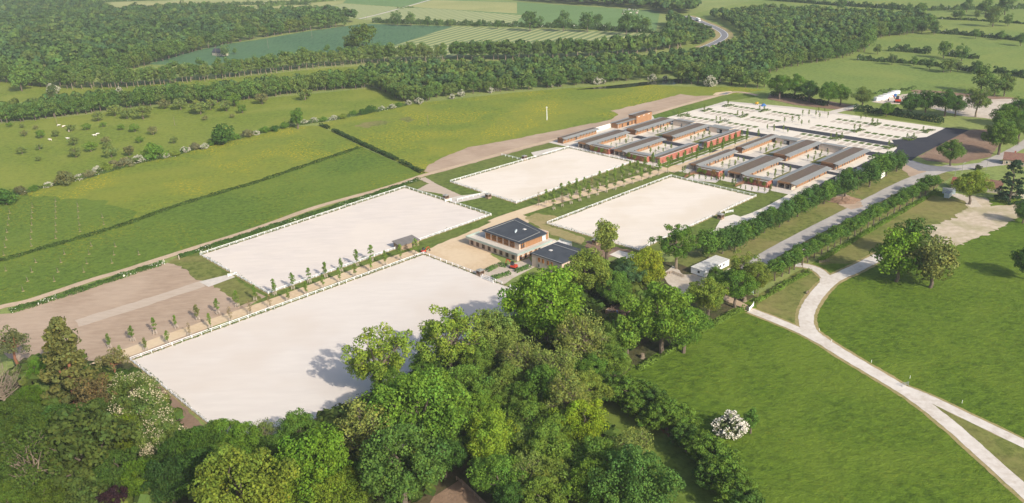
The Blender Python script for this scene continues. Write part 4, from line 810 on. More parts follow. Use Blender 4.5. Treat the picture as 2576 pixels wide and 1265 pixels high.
for px, h, lb in (((144, 312), 9, 'slanting wooden pole beside the cow in the orchard'), ((440, 316), 7, 'wooden pole among the orchard trees below the long treeline'), ((717, 316), 6, 'wooden pole beside the columnar tree in the orchard'), ((1077, 315), 8, 'thin wooden pole in the meadow beyond the bare rough patch'), ((675, 122), 17, 'wooden power pole in the wheat field, nearest the house'), ((785, 97), 17, 'wooden power pole in the middle of the wheat field'), ((924, 68), 16, 'wooden power pole at the far edge of the wheat'), ((545, 147), 14, 'wooden power pole in front of the lone house'), ((2018, 673), 9, 'wooden pole at the corner of the hedge and white track'), ((1905, 749), 6, 'whitish pole beside the green notice board'), ((1782, 820), 7, 'thin pole beside the oak at the meadow hedge'), ((2355, 477), 7, 'pale pole at the end of the avenue hedge')):
    post(px, h, .16, 'pale_bark', 'wooden_pole', lb, 'pole', 'wooden poles', 'arm' if h > 8.5 else None)
for px, lb in (((2400, 449), 'street lamp at the near side of the village road, left one'), ((2418, 437), 'street lamp at the near side of the village road, right one'), ((2480, 428), 'street lamp before the round dark bush')):
    g = G(*px); r = empty('street_lamp', (*g, .1), .4, lb, 'street lamp', 'street lamps'); MB().tube([(0, 0, 0), (0, 0, 6.2)], [.13, .09], 6).obj('pole', 'zinc', r); MB().tube([(0, 0, 6.1), (1.6, 0, 6.6)], .08, 5).obj('arm', 'zinc', r); box('lamp_head', (1.4, 2.1, -.15, .15, 6.5, 6.7), 'steel', r)
A, L, rz = pbox((2215, 453), (2225, 446.5), 1, 1); r = empty('billboard', (*A, .08), rz, 'white site billboard with red top corner on the avenue verge', 'billboard'); L = max(L, 4.2); box('panel', (0, L, 0, .15, .8, 5.2), 'white_board', r); box('red_print', (.05, 1.6, -.012, -.002, 4.5, 5.1), 'red_paint', r); box('brown_print', (.3, 1.4, -.012, -.002, 3.6, 4.2), 'larch', r)
for x in (.3, L-.3): box('leg', (x-.08, x+.08, .02, .14, 0, .8), 'brown_timber', r)
for a, b, h, lb in (((2099, 459.5), (2122, 464), 3.3, 'white entrance wall panel nearest the roadside trees'), ((2117, 452), (2126, 453), 3.2, 'small white entrance wall panel behind the nearest one'), ((2153, 436), (2186, 443), 3.6, 'tall white entrance wall panel beyond the metal gate')):
    A, L, rz = pbox(a, b, 1, 1); r = empty('entrance_wall', (*A, .1), rz, lb, 'wall', 'white entrance walls'); box('panel', (0, L, 0, .35, 0, h), 'coping', r); box('cap', (-.03, L+.03, -.03, .38, h+.01, h+.1), 'white_board', r)
def rail_gate(a, b, h, nr, m, name, label):
    A, L, rz = pbox(a, b, 1, 1); r = empty(name, (*A, .08), rz, label, 'gate')
    for i in range(nr): z = .25+(h-.3)*i/(nr-1); box('rail', (0, L, -.04, .04, z, z+.1), m, r)
    for x in (0, L/2, L): box('upright', (x-.05, x+.05, -.06, .06, 0, h+.1), m, r)
rail_gate((2142, 440), (2150, 436), 2.6, 6, 'steel', 'metal_gate', 'tall metal sliding gate between the white entrance walls'); rail_gate((2060, 663), (2085, 659.5), 1.3, 5, 'pale_bark', 'field_gate', 'grey barred field gate beside the white track'); 
A, L, rz = pbox((1884, 783), (1894, 771), 1, 1); r = empty('white_gate', (*A, .08), rz, 'solid white gate where the drive meets the hedge', 'gate'); box('panel', (0, L, -.06, .06, .25, 1.5), 'white', r); box('post', (-.25, 0, -.12, .12, 0, 1.8), 'white', r); box('post', (L, L+.25, -.12, .12, 0, 2.0), 'white', r)
g = G(1890, 742); r = empty('notice_board', (*g, .08), .3, 'pale green notice board on two legs under the oak', 'sign'); box('panel', (-.9, .9, -.05, .05, 1.1, 1.9), 'pale_blue', r)
for x in (-.8, .8): box('leg', (x-.05, x+.05, -.04, .04, 0, 1.1), 'pale_blue', r)
g = G(2031, 738); r = empty('bench', (*g, .1), dir_px((2027, 742), (2036, 733)), 'weathered wooden bench beside the bend of the white track', 'bench'); box('seat', (-1.2, 1.2, -.25, .25, .42, .5), 'pale_bark', r); box('backrest', (-1.2, 1.2, .22, .3, .55, .95), 'pale_bark', r)
for x in (-1, 1): box('leg', (x-.06, x+.06, -.2, .28, 0, .42), 'pale_bark', r)
for i, px in enumerate(((2060, 833), (2091, 860), (2191, 912), (2288, 952), (2419, 1014))): post(px, 1.1, .09, 'white', 'marker_post', ordn(i)+' white marker post along the white track from its bend', 'post', 'marker posts')
A, L, rz = pbox((2268, 973), (2284, 970), 1, 1); r = empty('road_barrier', (*A, .16), rz, 'grey metal barrier standing where the white track forks', 'barrier')
for z in (.5, .9, 1.3): box('rail', (0, L, -.04, .04, z, z+.08), 'steel', r)
for x in (0, L): box('frame', (x-.05, x+.05, -.4, .4, .0, .08), 'steel', r); box('upright', (x-.04, x+.04, -.04, .04, .08, 1.45), 'steel', r)
# wooden paddock fence
def rail_fence(px, label, m='brown_timber', sp=2.6, h=1.3):
    L_ = GP(px); r = empty('timber_fence', (*L_[0], .1), 0, label, 'fence'); ox, oy = L_[0]; pm = MB().box(-.1, .1, -.1, .1, 0, h).mesh('post', m)
    for i in range(len(L_)-1):
        a, b = L_[i], L_[i+1]; d = math.hypot(b[0]-a[0], b[1]-a[1]); rz = math.atan2(b[1]-a[1], b[0]-a[0]); n = max(1, round(d/sp))
        for k in range(n): link('post', pm, r, (a[0]+(b[0]-a[0])*k/n-ox, a[1]+(b[1]-a[1])*k/n-oy, 0), rz)
        for z in (.35, .75, 1.12): MB().box(0, d, .1, .17, z, z+.14).obj('rail', m, r, (a[0]-ox, a[1]-oy, 0), rz)
rail_fence([(1480, 1030), (1500, 1017), (1523, 1004), (1566, 1018), (1620, 1052), (1680, 1100), (1740, 1150), (1800, 1205), (1880, 1275)], 'brown timber rail fence along the paddock beside the hornbeam row'); rail_fence([(1148, 1208), (1180, 1235), (1220, 1275)], 'grey timber rail fence round the dark riding pen', 'grey_larch'); rail_fence([(1660, 695), (1690, 688), (1720, 700)], 'low timber paling beside the gravel yard', 'grey_larch', 1.2)
for a, lb in (((413, 662), 'pale timber gatepost at the end of the left low hedge'), ((451, 653), 'pale timber gatepost at the start of the right low hedge')):
    g = G(*a); r = empty('gate_post', (*g, .08), 0, lb, 'post', 'timber gateposts'); box('shaft', (-.14, .14, -.14, .14, 0, 2.1), 'pad', r); box('cap', (-.17, .17, -.17, .17, 2.1, 2.18), 'pad', r)
field('foundation_slab', [(1532, 641), (1556, 630), (1612, 645), (1590, 662)], .14, 'pale_concrete'); field('rough_bank', [(1318, 547), (1350, 536), (1405, 546), (1372, 566), (1425, 582), (1475, 602), (1460, 616), (1390, 592), (1340, 562)], .115, 'verge', 1.5, .8); field('bare_ground', [(1475, 605), (1530, 618), (1600, 632), (1560, 640), (1520, 650), (1470, 630)], .118, 'dark_soil', 1.5, .6)
g = G(1903, 263); r = empty('compressor_trailer', (*g, .12), YAW, 'yellow compressor trailer on the far car park', 'trailer'); MB().hexa([(-1.3, -.7, .6), (1.3, -.7, .6), (1.3, .7, .6), (-1.3, .7, .6)], [(-1.2, -.65, 1.9), (1.2, -.65, 1.9), (1.2, .65, 1.9), (-1.2, .65, 1.9)]).obj('body', 'yellow_paint', r); MB().tube([(1.3, 0, .6), (2.6, 0, .5)], .06, 5).obj('drawbar', 'dark', r)
for y in (-.8, .8): MB().tube([(0, y-.1, .4), (0, y+.1, .4)], .4, 10).obj('wheel', 'rubber', r)
g = G(1920, 267); tp = MB(); rr = random.Random(2); rg = [[(math.cos(a)*k*.75+rr.uniform(-.15, .15), math.sin(a)*k*.6+rr.uniform(-.15, .15), max(.02, 2.0*(1-(k/3)**2)+rr.uniform(-.2, .2)*(k < 3))) for a in [j*.628 for j in range(10)]] for k in range(4)]
for k in range(3):
    for j in range(10): tp.face([rg[k][j], rg[k+1][j], rg[k+1][(j+1) % 10], rg[k][(j+1) % 10]])
tag(tp.obj('covered_pile', 'blue_paint', None, (*g, .12)), 'pile under a blue tarpaulin on the far car park', 'tarpaulin')
g = G(1865, 622); r = empty('road_sign', (*g, .1), .5, 'round red and blue no-parking sign beside the avenue road', 'sign'); MB().tube([(0, 0, 0), (0, 0, 2.4)], .05, 6).obj('post', 'steel', r); MB().tube([(0, -.06, 2.4), (0, -.1, 2.4)], .62, 16).obj('red_ring', 'red_paint', r); MB().tube([(0, -.11, 2.4), (0, -.13, 2.4)], .46, 16).obj('blue_disc', 'blue_paint', r); MB().box(-.5, .5, -.15, -.135, -.06, .06).obj('red_bar', 'red_paint', r, (0, 0, 2.4)).rotation_euler = (0, .78, 0)
g = G(1563, 757); r = empty('warning_sign', (*g, .1), .3, 'yellow warning sign on the green mesh fence behind the skips', 'sign'); box('panel', (-.6, .6, -.05, 0, 1.2, 2.5), 'yellow_paint', r); box('symbol', (-.2, .2, -.07, -.055, 1.5, 2.2), 'dark', r)
for x in (-.5, .5): box('leg', (x-.05, x+.05, .005, .1, 0, 2.3), 'green_paint', r)
# spoil heap
rng = np.random.default_rng(4); g = G(2122, 506); hp = MB(); N = 26
ring = [[(g[0]+(k/6*9*(1+.25*math.sin(3*a)))*math.cos(a)*1.0+rng.normal()*.25, g[1]+(k/6*5)*math.sin(a)*1.1+rng.normal()*.25, .1+max(0, 2.4*(1-(k/6)**1.4))+rng.normal()*.15*(k < 6)) for a in np.linspace(0, 2*math.pi, N, endpoint=False)] for k in range(7)]
for k in range(6):
    for j in range(N): hp.face([ring[k][j], ring[k+1][j], ring[k+1][(j+1) % N], ring[k][(j+1) % N]])
tag(hp.obj('spoil_heap', 'dark_soil'), 'heap of dark brown earth on the verge beside the avenue road', 'earth heap'); field('bare_ground', [(2100, 492), (2125, 488), (2165, 505), (2170, 520), (2140, 528), (2110, 515)], .115, 'soil', 1.5, .5)
# ------------------------------------------------------------------ cattle
def cow_mesh(seed):
    q = random.Random(seed); b = MB()
    b.tube([(-1.1, 0, 1.15), (-.9, 0, 1.12), (-.2, 0, 1.05), (.5, 0, 1.1), (.95, 0, 1.2), (1.25, 0, 1.35), (1.5, 0, 1.4), (1.75, 0, 1.25), (1.95, 0, 1.1)], [.2, .42, .5, .46, .36, .24, .2, .2, .1], 8)
    for x, y in ((-.8, .25), (-.8, -.25), (.65, .22), (.65, -.22)): b.tube([(x, y, .95), (x+.05, y, .5), (x, y, 0)], [.17, .1, .07], 6)
    b.tube([(-1.1, 0, 1.3), (-1.25, 0, .9), (-1.22, 0, .5)], .035, 4)
    for y in (.14, -.14): b.tube([(1.5, y, 1.5), (1.45, y*2.4, 1.56)], [.07, .03], 4)
    return b
def cow_material(name, d):
    m = mat(name, (.75, .72, .66), d, 1.1, rough=.8, detail=1.0, lo=.47, hi=.5); return m
cow_material('pied_hide', (.03, .028, .026)); cow_material('brown_hide', (.22, .09, .04))
cm = [cow_mesh(1).mesh('hide', 'pied_hide'), cow_mesh(2).mesh('hide', 'brown_hide')]
for i, (px, k, rz, lb) in enumerate((((147, 318), 0, 0, 'white cow grazing highest up the orchard meadow'), ((159, 321), 1, .5, 'brown and white cow just below the highest white cow'), ((174, 332), 1, 2, 'brown cow half behind the rounded orchard tree'), ((127, 354), 1, 3, 'brown cow lying leftmost in the orchard meadow'), ((172, 351), 0, 3.2, 'pied cow beside the thin apple tree'), ((239, 343), 0, 3.4, 'pied cow rightmost in the orchard meadow'), ((244, 340), 0, .2, 'pied cow just behind the rightmost one'))):
    g = G(*px); o = link('cow', cm[k], None, (*g, .06), rz); o.scale = (1.05,)*3; tag(o, lb, 'cow', 'cows in the orchard')
for i in range(14):
    g = G(1560+rnd.uniform(0, 60), 25+rnd.uniform(0, 12)); o = link('cow', cm[i % 2], None, (*g, .05), rnd.uniform(0, 6)); o.scale = (1.4,)*3; tag(o, 'cow in the distant herd on the far green pasture', 'cow', 'distant herd of cows')
# ------------------------------------------------------------------ vegetation: colours
BRI, MID, DRK, OLI, BRN, YEL, BLU = (.12, .20, .022), (.085, .15, .025), (.05, .10, .022), (.14, .175, .035), (.21, .175, .075), (.21, .235, .025), (.07, .125, .055)
FAR1, FAR2, FAR3 = (.07, .12, .035), (.095, .15, .04), (.11, .15, .045)
def q(c, r, u, v): return (643.75*c+u/4, 316.25*r+v/4)
# low hedges round the paths
hedge('low_hedge', GP([(26, 786), (140, 752), (290, 703), (412, 663)]), 3.4, 1.5, (.055, .105, .022), 'low green hedge between sandy track and bare brown ground', flowers=.12, seed=2, group='low hedges')
hedge('low_hedge', GP([(452, 648), (560, 613), (700, 567), (850, 520), (980, 478), (1054, 453)]), 3.0, 1.4, (.05, .1, .022), 'long low hedge between sandy track and the greyish arena', flowers=.06, seed=3, group='low hedges')
hedge('field_hedge', GP([(806, 316), (828, 325)]), 2.6, 2.2, (.035, .07, .022), 'short dark clipped hedge stub at the top of the meadow boundary', seed=4, group='dark field hedges')
hedge('field_hedge', GP([(838, 330), (880, 350), (925, 371), (1000, 405)]), 2.8, 2.3, (.035, .07, .022), 'long dark clipped hedge between the two buttercup meadows', seed=5, group='dark field hedges', rag=.08)
hedge('field_hedge', GP([(1006, 408), (1064, 437)]), 2.6, 2.0, (.035, .07, .022), 'dark clipped hedge stub ending at the sandy track', seed=6, group='dark field hedges')
hedge('grassy_bank', GP([(905, 371), (800, 406), (700, 440), (644, 459), (550, 486), (450, 516), (315, 564), (175, 606), (87, 631), (-40, 668)]), 5.0, .55, (.05, .085, .018), 'dark unmown bank of tall grass crossing the left meadow diagonally', cat='bank', seed=7, dens=3.0, ls=.6, rag=.2)
hedge('bramble_hedge', GP([(1605, 932), (1660, 900), (1770, 834), (1830, 800), (1872, 776)]), 1.6, 1.5, (.1, .16, .025), 'ragged hedge between the oaks and the lush meadow', seed=8, rag=.25, group='roadside hedges', dens=10)
hedge('bramble_hedge', GP([(1899, 764), (1960, 728), (2005, 703), (2037, 684)]), 1.8, 1.6, (.1, .165, .025), 'ragged yellow-green hedge between white gate and white track', seed=9, rag=.25, group='roadside hedges')
hedge('bramble_hedge', GP([(2058, 660), (2151, 604), (2250, 546), (2320, 505), (2356, 482)]), 1.6, 1.6, (.085, .15, .02), 'long hedge casting a dark shadow beside the clipped avenue', seed=10, rag=.12, group='roadside hedges')
for i, (k, side) in enumerate((('a', 0), ('a', 1), ('a', 2), ('a', 3), ('b', 0), ('b', 1), ('b', 2), ('b', 3), ('c', 0), ('c', 1), ('c', 2), ('c', 3), ('d', 0), ('d', 1), ('d', 2), ('d', 3))):
    pl = inset(arena_world(k), .55); a, b = pl[side], pl[(side+1) % 4]; nm = {'a': 'nearest', 'b': 'greyish left', 'c': 'upper', 'd': 'right'}[k]; sd = ('far long', 'far short', 'near long', 'near short')[side]
    o_ = hedge('fence_planting', [a, b], .6, .7, (.06, .1, .03), 'row of low climbers along the %s side of the %s arena fence' % (sd, nm), cat='planting', seed=20+i, dens=2.6, ls=.3, rag=.6, group='planting along the arena fences', sm=False, kind='stuff')
# hedgerow shrubs between orchard and meadow
MAYB = ('hawthorn', (.62, .6, .5))
hr = [(12, 500, 30, DRK), (50, 484, 20, (.1, .1, .05)), (85, 478, 14, MID), (120, 469, 15, 'w'), (165, 452, 26, (.1, .105, .045)), (198, 450, 16, 'w'), (222, 442, 17, (.13, .125, .07)), (247, 430, 18, 'w'), (270, 425, 20, OLI), (290, 418, 22, (.14, .13, .075)), (318, 412, 22, (.14, .135, .08)), (345, 405, 22, 'w'), (366, 402, 14, MID), (388, 386, 30, MID), (415, 396, 14, 'w'), (440, 390, 14, OLI), (466, 381, 16, 'w'), (490, 373, 16, (.15, .14, .09)), (512, 372, 16, 'w'), (536, 362, 14, MID), (557, 346, 34, DRK), (592, 348, 14, MID), (620, 340, 18, (.13, .13, .07)), (645, 338, 13, 'w'), (665, 330, 15, MID), (690, 328, 14, DRK), (715, 320, 14, MID), (740, 306, 13, DRK), (765, 311, 12, 'w'), (788, 306, 14, 'w'), (812, 304, 12, MID), (838, 300, 13, 'w'), (862, 297, 12, OLI), (888, 288, 12, MID), (912, 285, 14, DRK), (930, 280, 17, DRK), (960, 276, 11, 'w'), (985, 272, 13, 'w'), (1003, 268, 11, MID), (1027, 263, 9, 'w'), (1050, 257, 10, 'w')]
for i, (x, y, r, c) in enumerate(hr):
    wte = c == 'w'
    T('shrub', x, y-4, r*(.72 if wte else .9), (.11, .15, .05) if wte else c, ordn(i)+' shrub from the left in the hedgerow below the orchard'+(', white with may blossom' if wte else ''), cat='bush', group='hedgerow shrubs below the orchard', blossom=MAYB if wte else None, hk=.75 if r < 24 else 1.0)
hedge('hedgerow', GP([(0, 503), (60, 486), (120, 470), (225, 446), (350, 410), (425, 396), (500, 373), (620, 344), (720, 320), (860, 298), (1000, 270), (1035, 261)]), 3.2, 1.5, (.06, .1, .03), 'low tangled hedgerow under the shrubs below the orchard', seed=41, rag=.35, dens=4, ls=.5, flowers=.08)
# orchard
orc = [(248, 305, 22, 0), (290, 292, 26, 0), (320, 299, 24, 2), (361, 300, 34, 0), (500, 285, 30, 0), (505, 288, 26, 2), (530, 276, 24, 0), (570, 280, 26, 2), (590, 268, 30, 1), (610, 285, 20, 1), (660, 262, 26, 3), (768, 252, 26, 0), (415, 274, 22, 3), (455, 276, 28, 2), (57, 322, 10, 2), (90, 326, 10, 3), (180, 330, 16, 2), (220, 327, 16, 1), (260, 320, 12, 1), (305, 327, 14, 1), (340, 332, 20, 1), (386, 339, 20, 3), (104, 348, 20, 1), (142, 344, 16, 2), (187, 366, 20, 2), (230, 382, 24, 1), (268, 363, 18, 3), (270, 376, 18, 2), (353, 360, 16, 1), (438, 361, 16, 2), (56, 388, 18, 2), (100, 377, 14, 2), (98, 405, 12, 2), (192, 396, 24, 2), (281, 396, 26, 2), (327, 392, 24, 3), (62, 343, 14, 3), (516, 303, 12, 3), (585, 297, 10, 3), (25, 320, 12, 1)]
OC = [(.135, .165, .05), (.11, .17, .03), (.125, .155, .05), (.15, .15, .065)]
for i, (x, y, h, c) in enumerate(sorted(orc)):
    B('apple', x, y, h*1.05, OC[c], '%s orchard tree from the left edge, a low %s one' % (ordn(i), ('olive', 'fresh green', 'grey-green', 'brownish')[c]), cat='tree', group='orchard apple trees')
T('tall', *q(1, 0, 405, 1165), 15, MID, 'columnar green tree standing alone at the orchard hedgerow', name='columnar_tree')
# staked young trees in the left meadow
stake = MB(); stake.tube([(0, 0, 0), (0, 0, 1.9)], .08, 5, 0); stake.tube([(.15, .1, 0), (.17, .1, 2.0), (.2, .15, 3.4)], [.05, .04, .015], 5, 1)
for a in range(6): stake.tube([(.17, .1, 1.7+.25*a), (.17+.5*math.cos(a*2), .1+.5*math.sin(a*2), 2.2+.25*a)], [.02, .008], 3, 1)
stm = stake.mesh('stake', ['pale_bark', 'bark']); mul = MB().tube([(0, 0, 0), (0, 0, .12)], [.7, .45], 12).mesh('mulch', 'verge')
sk = [q(0, 1, *p) for p in ((100, 880), (90, 940), (82, 1000), (72, 1072), (65, 1150), (55, 1225), (328, 822), (325, 877), (322, 932), (320, 1000), (317, 1072), (315, 1142), (318, 1212), (560, 765), (562, 815), (562, 870), (563, 932), (562, 1002), (565, 1070), (563, 1135), (785, 812), (787, 868), (790, 930), (800, 1000), (807, 1065), (1032, 925), (1045, 995), (920, 1212), (1162, 1218))]
sk += [q(0, 2, *p) for p in ((650, 28), (897, 28), (1148, 35), (1398, 33), (362, 112), (616, 112), (875, 122), (1128, 118), (60, 195), (323, 208), (585, 208), (845, 208), (280, 300), (547, 302), (235, 400), (40, 38))]
for i, px in enumerate(sk):
    g = G(*px); r = empty('staked_young_tree', (*g, .08), rnd.uniform(0, 6), ordn(i % 29)+' staked leafless young tree in the %s part of the left meadow grid' % ('upper' if i < 29 else 'lower'), 'young tree', 'staked young trees in the meadow'); link('stake', stm, r); link('mulch', mul, r)
# ------------------------------------------------------------------ avenues of young trees, each in a stake frame
fr = MB()
for x, y in ((-.6, -.6), (.6, -.6), (.6, .6), (-.6, .6)): fr.box(x-.06, x+.06, y-.06, y+.06, 0, 1.5)
for z in (.7, 1.3): fr.box(-.6, .6, -.68, -.62, z, z+.12); fr.box(-.6, .6, .62, .68, z, z+.12); fr.box(-.68, -.62, -.6, .6, z, z+.12); fr.box(.62, .68, -.6, .6, z, z+.12)
frm = fr.mesh('stake_frame', 'pad')
def young(px, hpx, row, i, thin=False, colr=None, frame=True):
    kind = 'thin_sapling' if thin else 'sapling'; c = colr or ((.17, .13, .07) if thin else (.135, .19, .045)); g = G(*px); h = hpx*depth(*g)/FPX/.95
    o = tree(kind, g[0], g[1], h*rnd.uniform(.85, 1.05), rnd.uniform(.9, 1.15), c, '%s young tree%s in the %s' % (ordn(i), ', sparse and brown,' if thin else '', row), 'young tree', row, z=.1)
    if frame: f = link('stake_frame', frm, o); s = o.scale; f.scale = (1/s[0], 1/s[1], 1/s[2])
for i, (x, y, t) in enumerate([(*q(0, 2, 1105, 972), 0), (*q(0, 2, 1340, 905), 0), (*q(0, 2, 1565, 835), 0), (*q(0, 2, 1775, 772), 0), (*q(0, 2, 1990, 692), 0), (*q(0, 2, 2195, 632), 0), (*q(0, 2, 2390, 558), 0), (*q(0, 2, 2570, 495), 0), (*q(1, 2, 190, 440), 0), (*q(1, 2, 375, 382), 0), (*q(1, 2, 540, 318), 0), (*q(1, 2, 705, 262), 0), (*q(1, 2, 860, 208), 0), (*q(1, 2, 1018, 150), 0), (*q(1, 2, 1165, 100), 0)]):
    young((x, y), 42, 'left row of the tan path', i, t, (.10, .16, .03) if i != 4 else (.11, .12, .04))
for i, (x, y, t) in enumerate([(*q(0, 2, 1225, 1085), 0), (*q(0, 2, 1470, 1003), 0), (*q(0, 2, 1695, 935), 0), (*q(0, 2, 1912, 852), 1), (*q(0, 2, 2122, 782), 0), (*q(0, 2, 2325, 710), 1), (*q(0, 2, 2522, 635), 1), (*q(1, 2, 147, 577), 1), (*q(1, 2, 325, 507), 0), (*q(1, 2, 510, 443), 0), (*q(1, 2, 680, 380), 0), (*q(1, 2, 845, 317), 0), (*q(1, 2, 1005, 262), 0), (*q(1, 2, 1158, 202), 0), (*q(1, 2, 1305, 148), 0), (*q(1, 2, 1457, 92), 0), (*q(1, 2, 1612, 35), 0)]):
    young((x, y), 41, 'right row of the tan path', i, t, (.12, .15, .04) if i in (1, 8, 12) else None)
for i in range(16):
    u = i/15; young(q(2, 1, 270+(1415-270)*u, 806-(806-425)*u), 36, 'upper row of the avenue between two arenas', i, i in (0, 7))
for i in range(14):
    u = i/13; young(q(2, 1, 420+(1562-420)*u, 845-(845-472)*u), 37, 'lower row of the avenue between two arenas', i, i in (1,))
for i in range(13): p = Wd(337+i*7.4, 2.6); o_ = p; g = p; tree('sapling', g[0], g[1], 6.6, 1.0, (.10, .15, .03), ordn(i)+' young tree along the long red brick wall', 'young tree', 'young trees along the brick wall', z=.1)
for i in range(14): p = Wd(332+i*7.4, 9.8 if i % 2 else 5.2); tree('sapling', p[0], p[1], 6.4, 1.0, (.11, .165, .03), ordn(i)+' young tree on the path between the stable yards', 'young tree', 'young trees between the stable yards', z=.1)
n_ = 0
for (s0, t0) in ((341, -61.5), (386, -61), (341, -29.5), (386, -29), (342, 24.5), (389, 23.5), (342, 56), (389, 56)):
    for k in range(6):
        p = Wd(s0+8+(k % 3)*9+rnd.uniform(-1, 1), t0+(6.4 if k < 3 else 10.6)); tree('sapling' if rnd.random() < .8 else 'thin_sapling', p[0], p[1], rnd.uniform(3.4, 4.6), 1.3, (.15, .19, .04), ordn(n_)+' small tree of the stable courtyards, counted from the far left yard', 'young tree', 'small trees in the stable courtyards', z=.12); n_ += 1
for (s0, t0, k) in [(450, -38, 0), (452, -36, 1), (476, -36, 2), (478, -33, 3), (501, -32, 4), (503, -29, 5), (452, 3, 6), (456, 6, 7), (449, 10, 8), (455, 14, 9), (452, 19, 10), (478, 2, 11), (482, 6, 12), (486, 9, 13), (479, 15, 14), (484, 18, 15), (505, 2, 16), (509, 5, 17), (512, 9, 18), (506, 15, 19), (511, 19, 20), (455, 49, 21), (459, 51, 22), (461, 54, 23), (484, 52, 24), (488, 54, 25), (510, 53, 26), (514, 55, 27), (456, 88, 28), (485, 88, 29), (488, 91, 30), (512, 88, 31), (450, -72, 32), (455, -75, 33), (478, -67, 34), (483, -70, 35), (504, -62, 36), (509, -65, 37), (520, 40, 38), (524, 42, 39), (522, 6, 40), (526, 9, 41)]:
    p = Wd(s0, t0); tree('sapling', p[0], p[1], rnd.uniform(3.6, 5.2), 1.15, (.14, .185, .05), ordn(k)+' young tree of the car park islands, counted from the yard', 'young tree', 'young trees in the car park', z=.1)
for i, (s0, t0) in enumerate(((455, -36.5), (480, -34), (505, -31), (459, 51.5), (487, 53), (513, 54), (458, 88), (487, 89), (514, 90), (455, -71), (480, -67), (505, -63))):
    a = Wd(s0-6, t0); b = Wd(s0+6, t0+1); hedge('planting_bed', [a, b], 4.0, .8, (.09, .13, .035), ordn(i)+' planted bed between the bays of the car park', 'planting bed', 'planted beds of the car park', dens=4.5, ls=.5, seed=60+i, rag=.4, sm=False, kind='stuff')
# shrubs trained against the brick links, young trees round the pens
for i, (s0, t0, h) in enumerate(((331, -58, 4.6), (331.2, -54, 4), (331, -49, 4.2), (331, -46, 3.5), (331.5, -27, 4.4), (331.5, -22, 4), (332, -17, 3.4), (331.5, 27, 4.2), (331.5, 31, 3.8), (331.6, 37, 5), (332.5, 58, 4), (332.5, 62, 4.8), (332.6, 66, 5.2), (332.6, 70, 3.8))):
    p = Wd(s0, t0); tree('tall', p[0], p[1], h, 1.3, (.13, .16, .04) if i % 3 else (.2, .12, .06), ordn(i)+' shrub trained against the red brick links, from the left', 'bush', 'shrubs against the brick links', name='wall_shrub', z=.1)
for i, px in enumerate([(*q(0, 0, 0, 0),)]*0 + [(1733, 457), (1744, 461), (1758, 463), (1774, 464), (1788, 465), (1801, 466), (1811, 468), (1862, 486), (1874, 489), (1890, 492), (1906, 494), (1922, 495), (1935, 496), (1716, 449), (1722, 447), (1812, 463), (1818, 466), (1842, 477), (1848, 480), (1938, 489)]):
    young((px[0], px[1]-8), 16 if i < 13 else 22, 'planting round the two sand pens', i, False, (.13, .17, .05), False)
# ------------------------------------------------------------------ roadside rows
for i in range(25):
    u = i/24; x, y = 1950+(2345-1950)*u, 706-(706-481)*u; g = G(x+rnd.uniform(-2, 2), y+rnd.uniform(-1.5, 1.5)); h = rnd.uniform(9.0, 10.5)
    tree('clipped', g[0], g[1], h, rnd.uniform(1.05, 1.25), (.075, .135, .03) if i % 3 else (.09, .16, .03), ordn(i)+' clipped round tree from the near end of the row right of the avenue road', group='avenue trees right of the road')
r1 = [(1783, 610, 30), (1818, 604, 26), (1850, 597, 27), (1872, 583, 24), (1898, 572, 23), (1924, 556, 22), (1938, 545, 20), (1962, 545, 20), (1985, 528, 22), (2008, 516, 22), (2030, 503, 23), (2052, 490, 22), (2075, 483, 22), (2095, 476, 20), (2128, 462, 24), (2135, 446, 20), (2160, 451, 19), (2190, 436, 25), (2213, 415, 24), (2232, 410, 24), (2258, 404, 20)]
for i, (x, y, r) in enumerate(r1):
    T('bushy', x, y, r*1.15, (.06, .115, .03) if i % 3 else (.085, .15, .03), ordn(i)+' bushy tree from the near end of the row left of the avenue road', group='bushy trees left of the road')
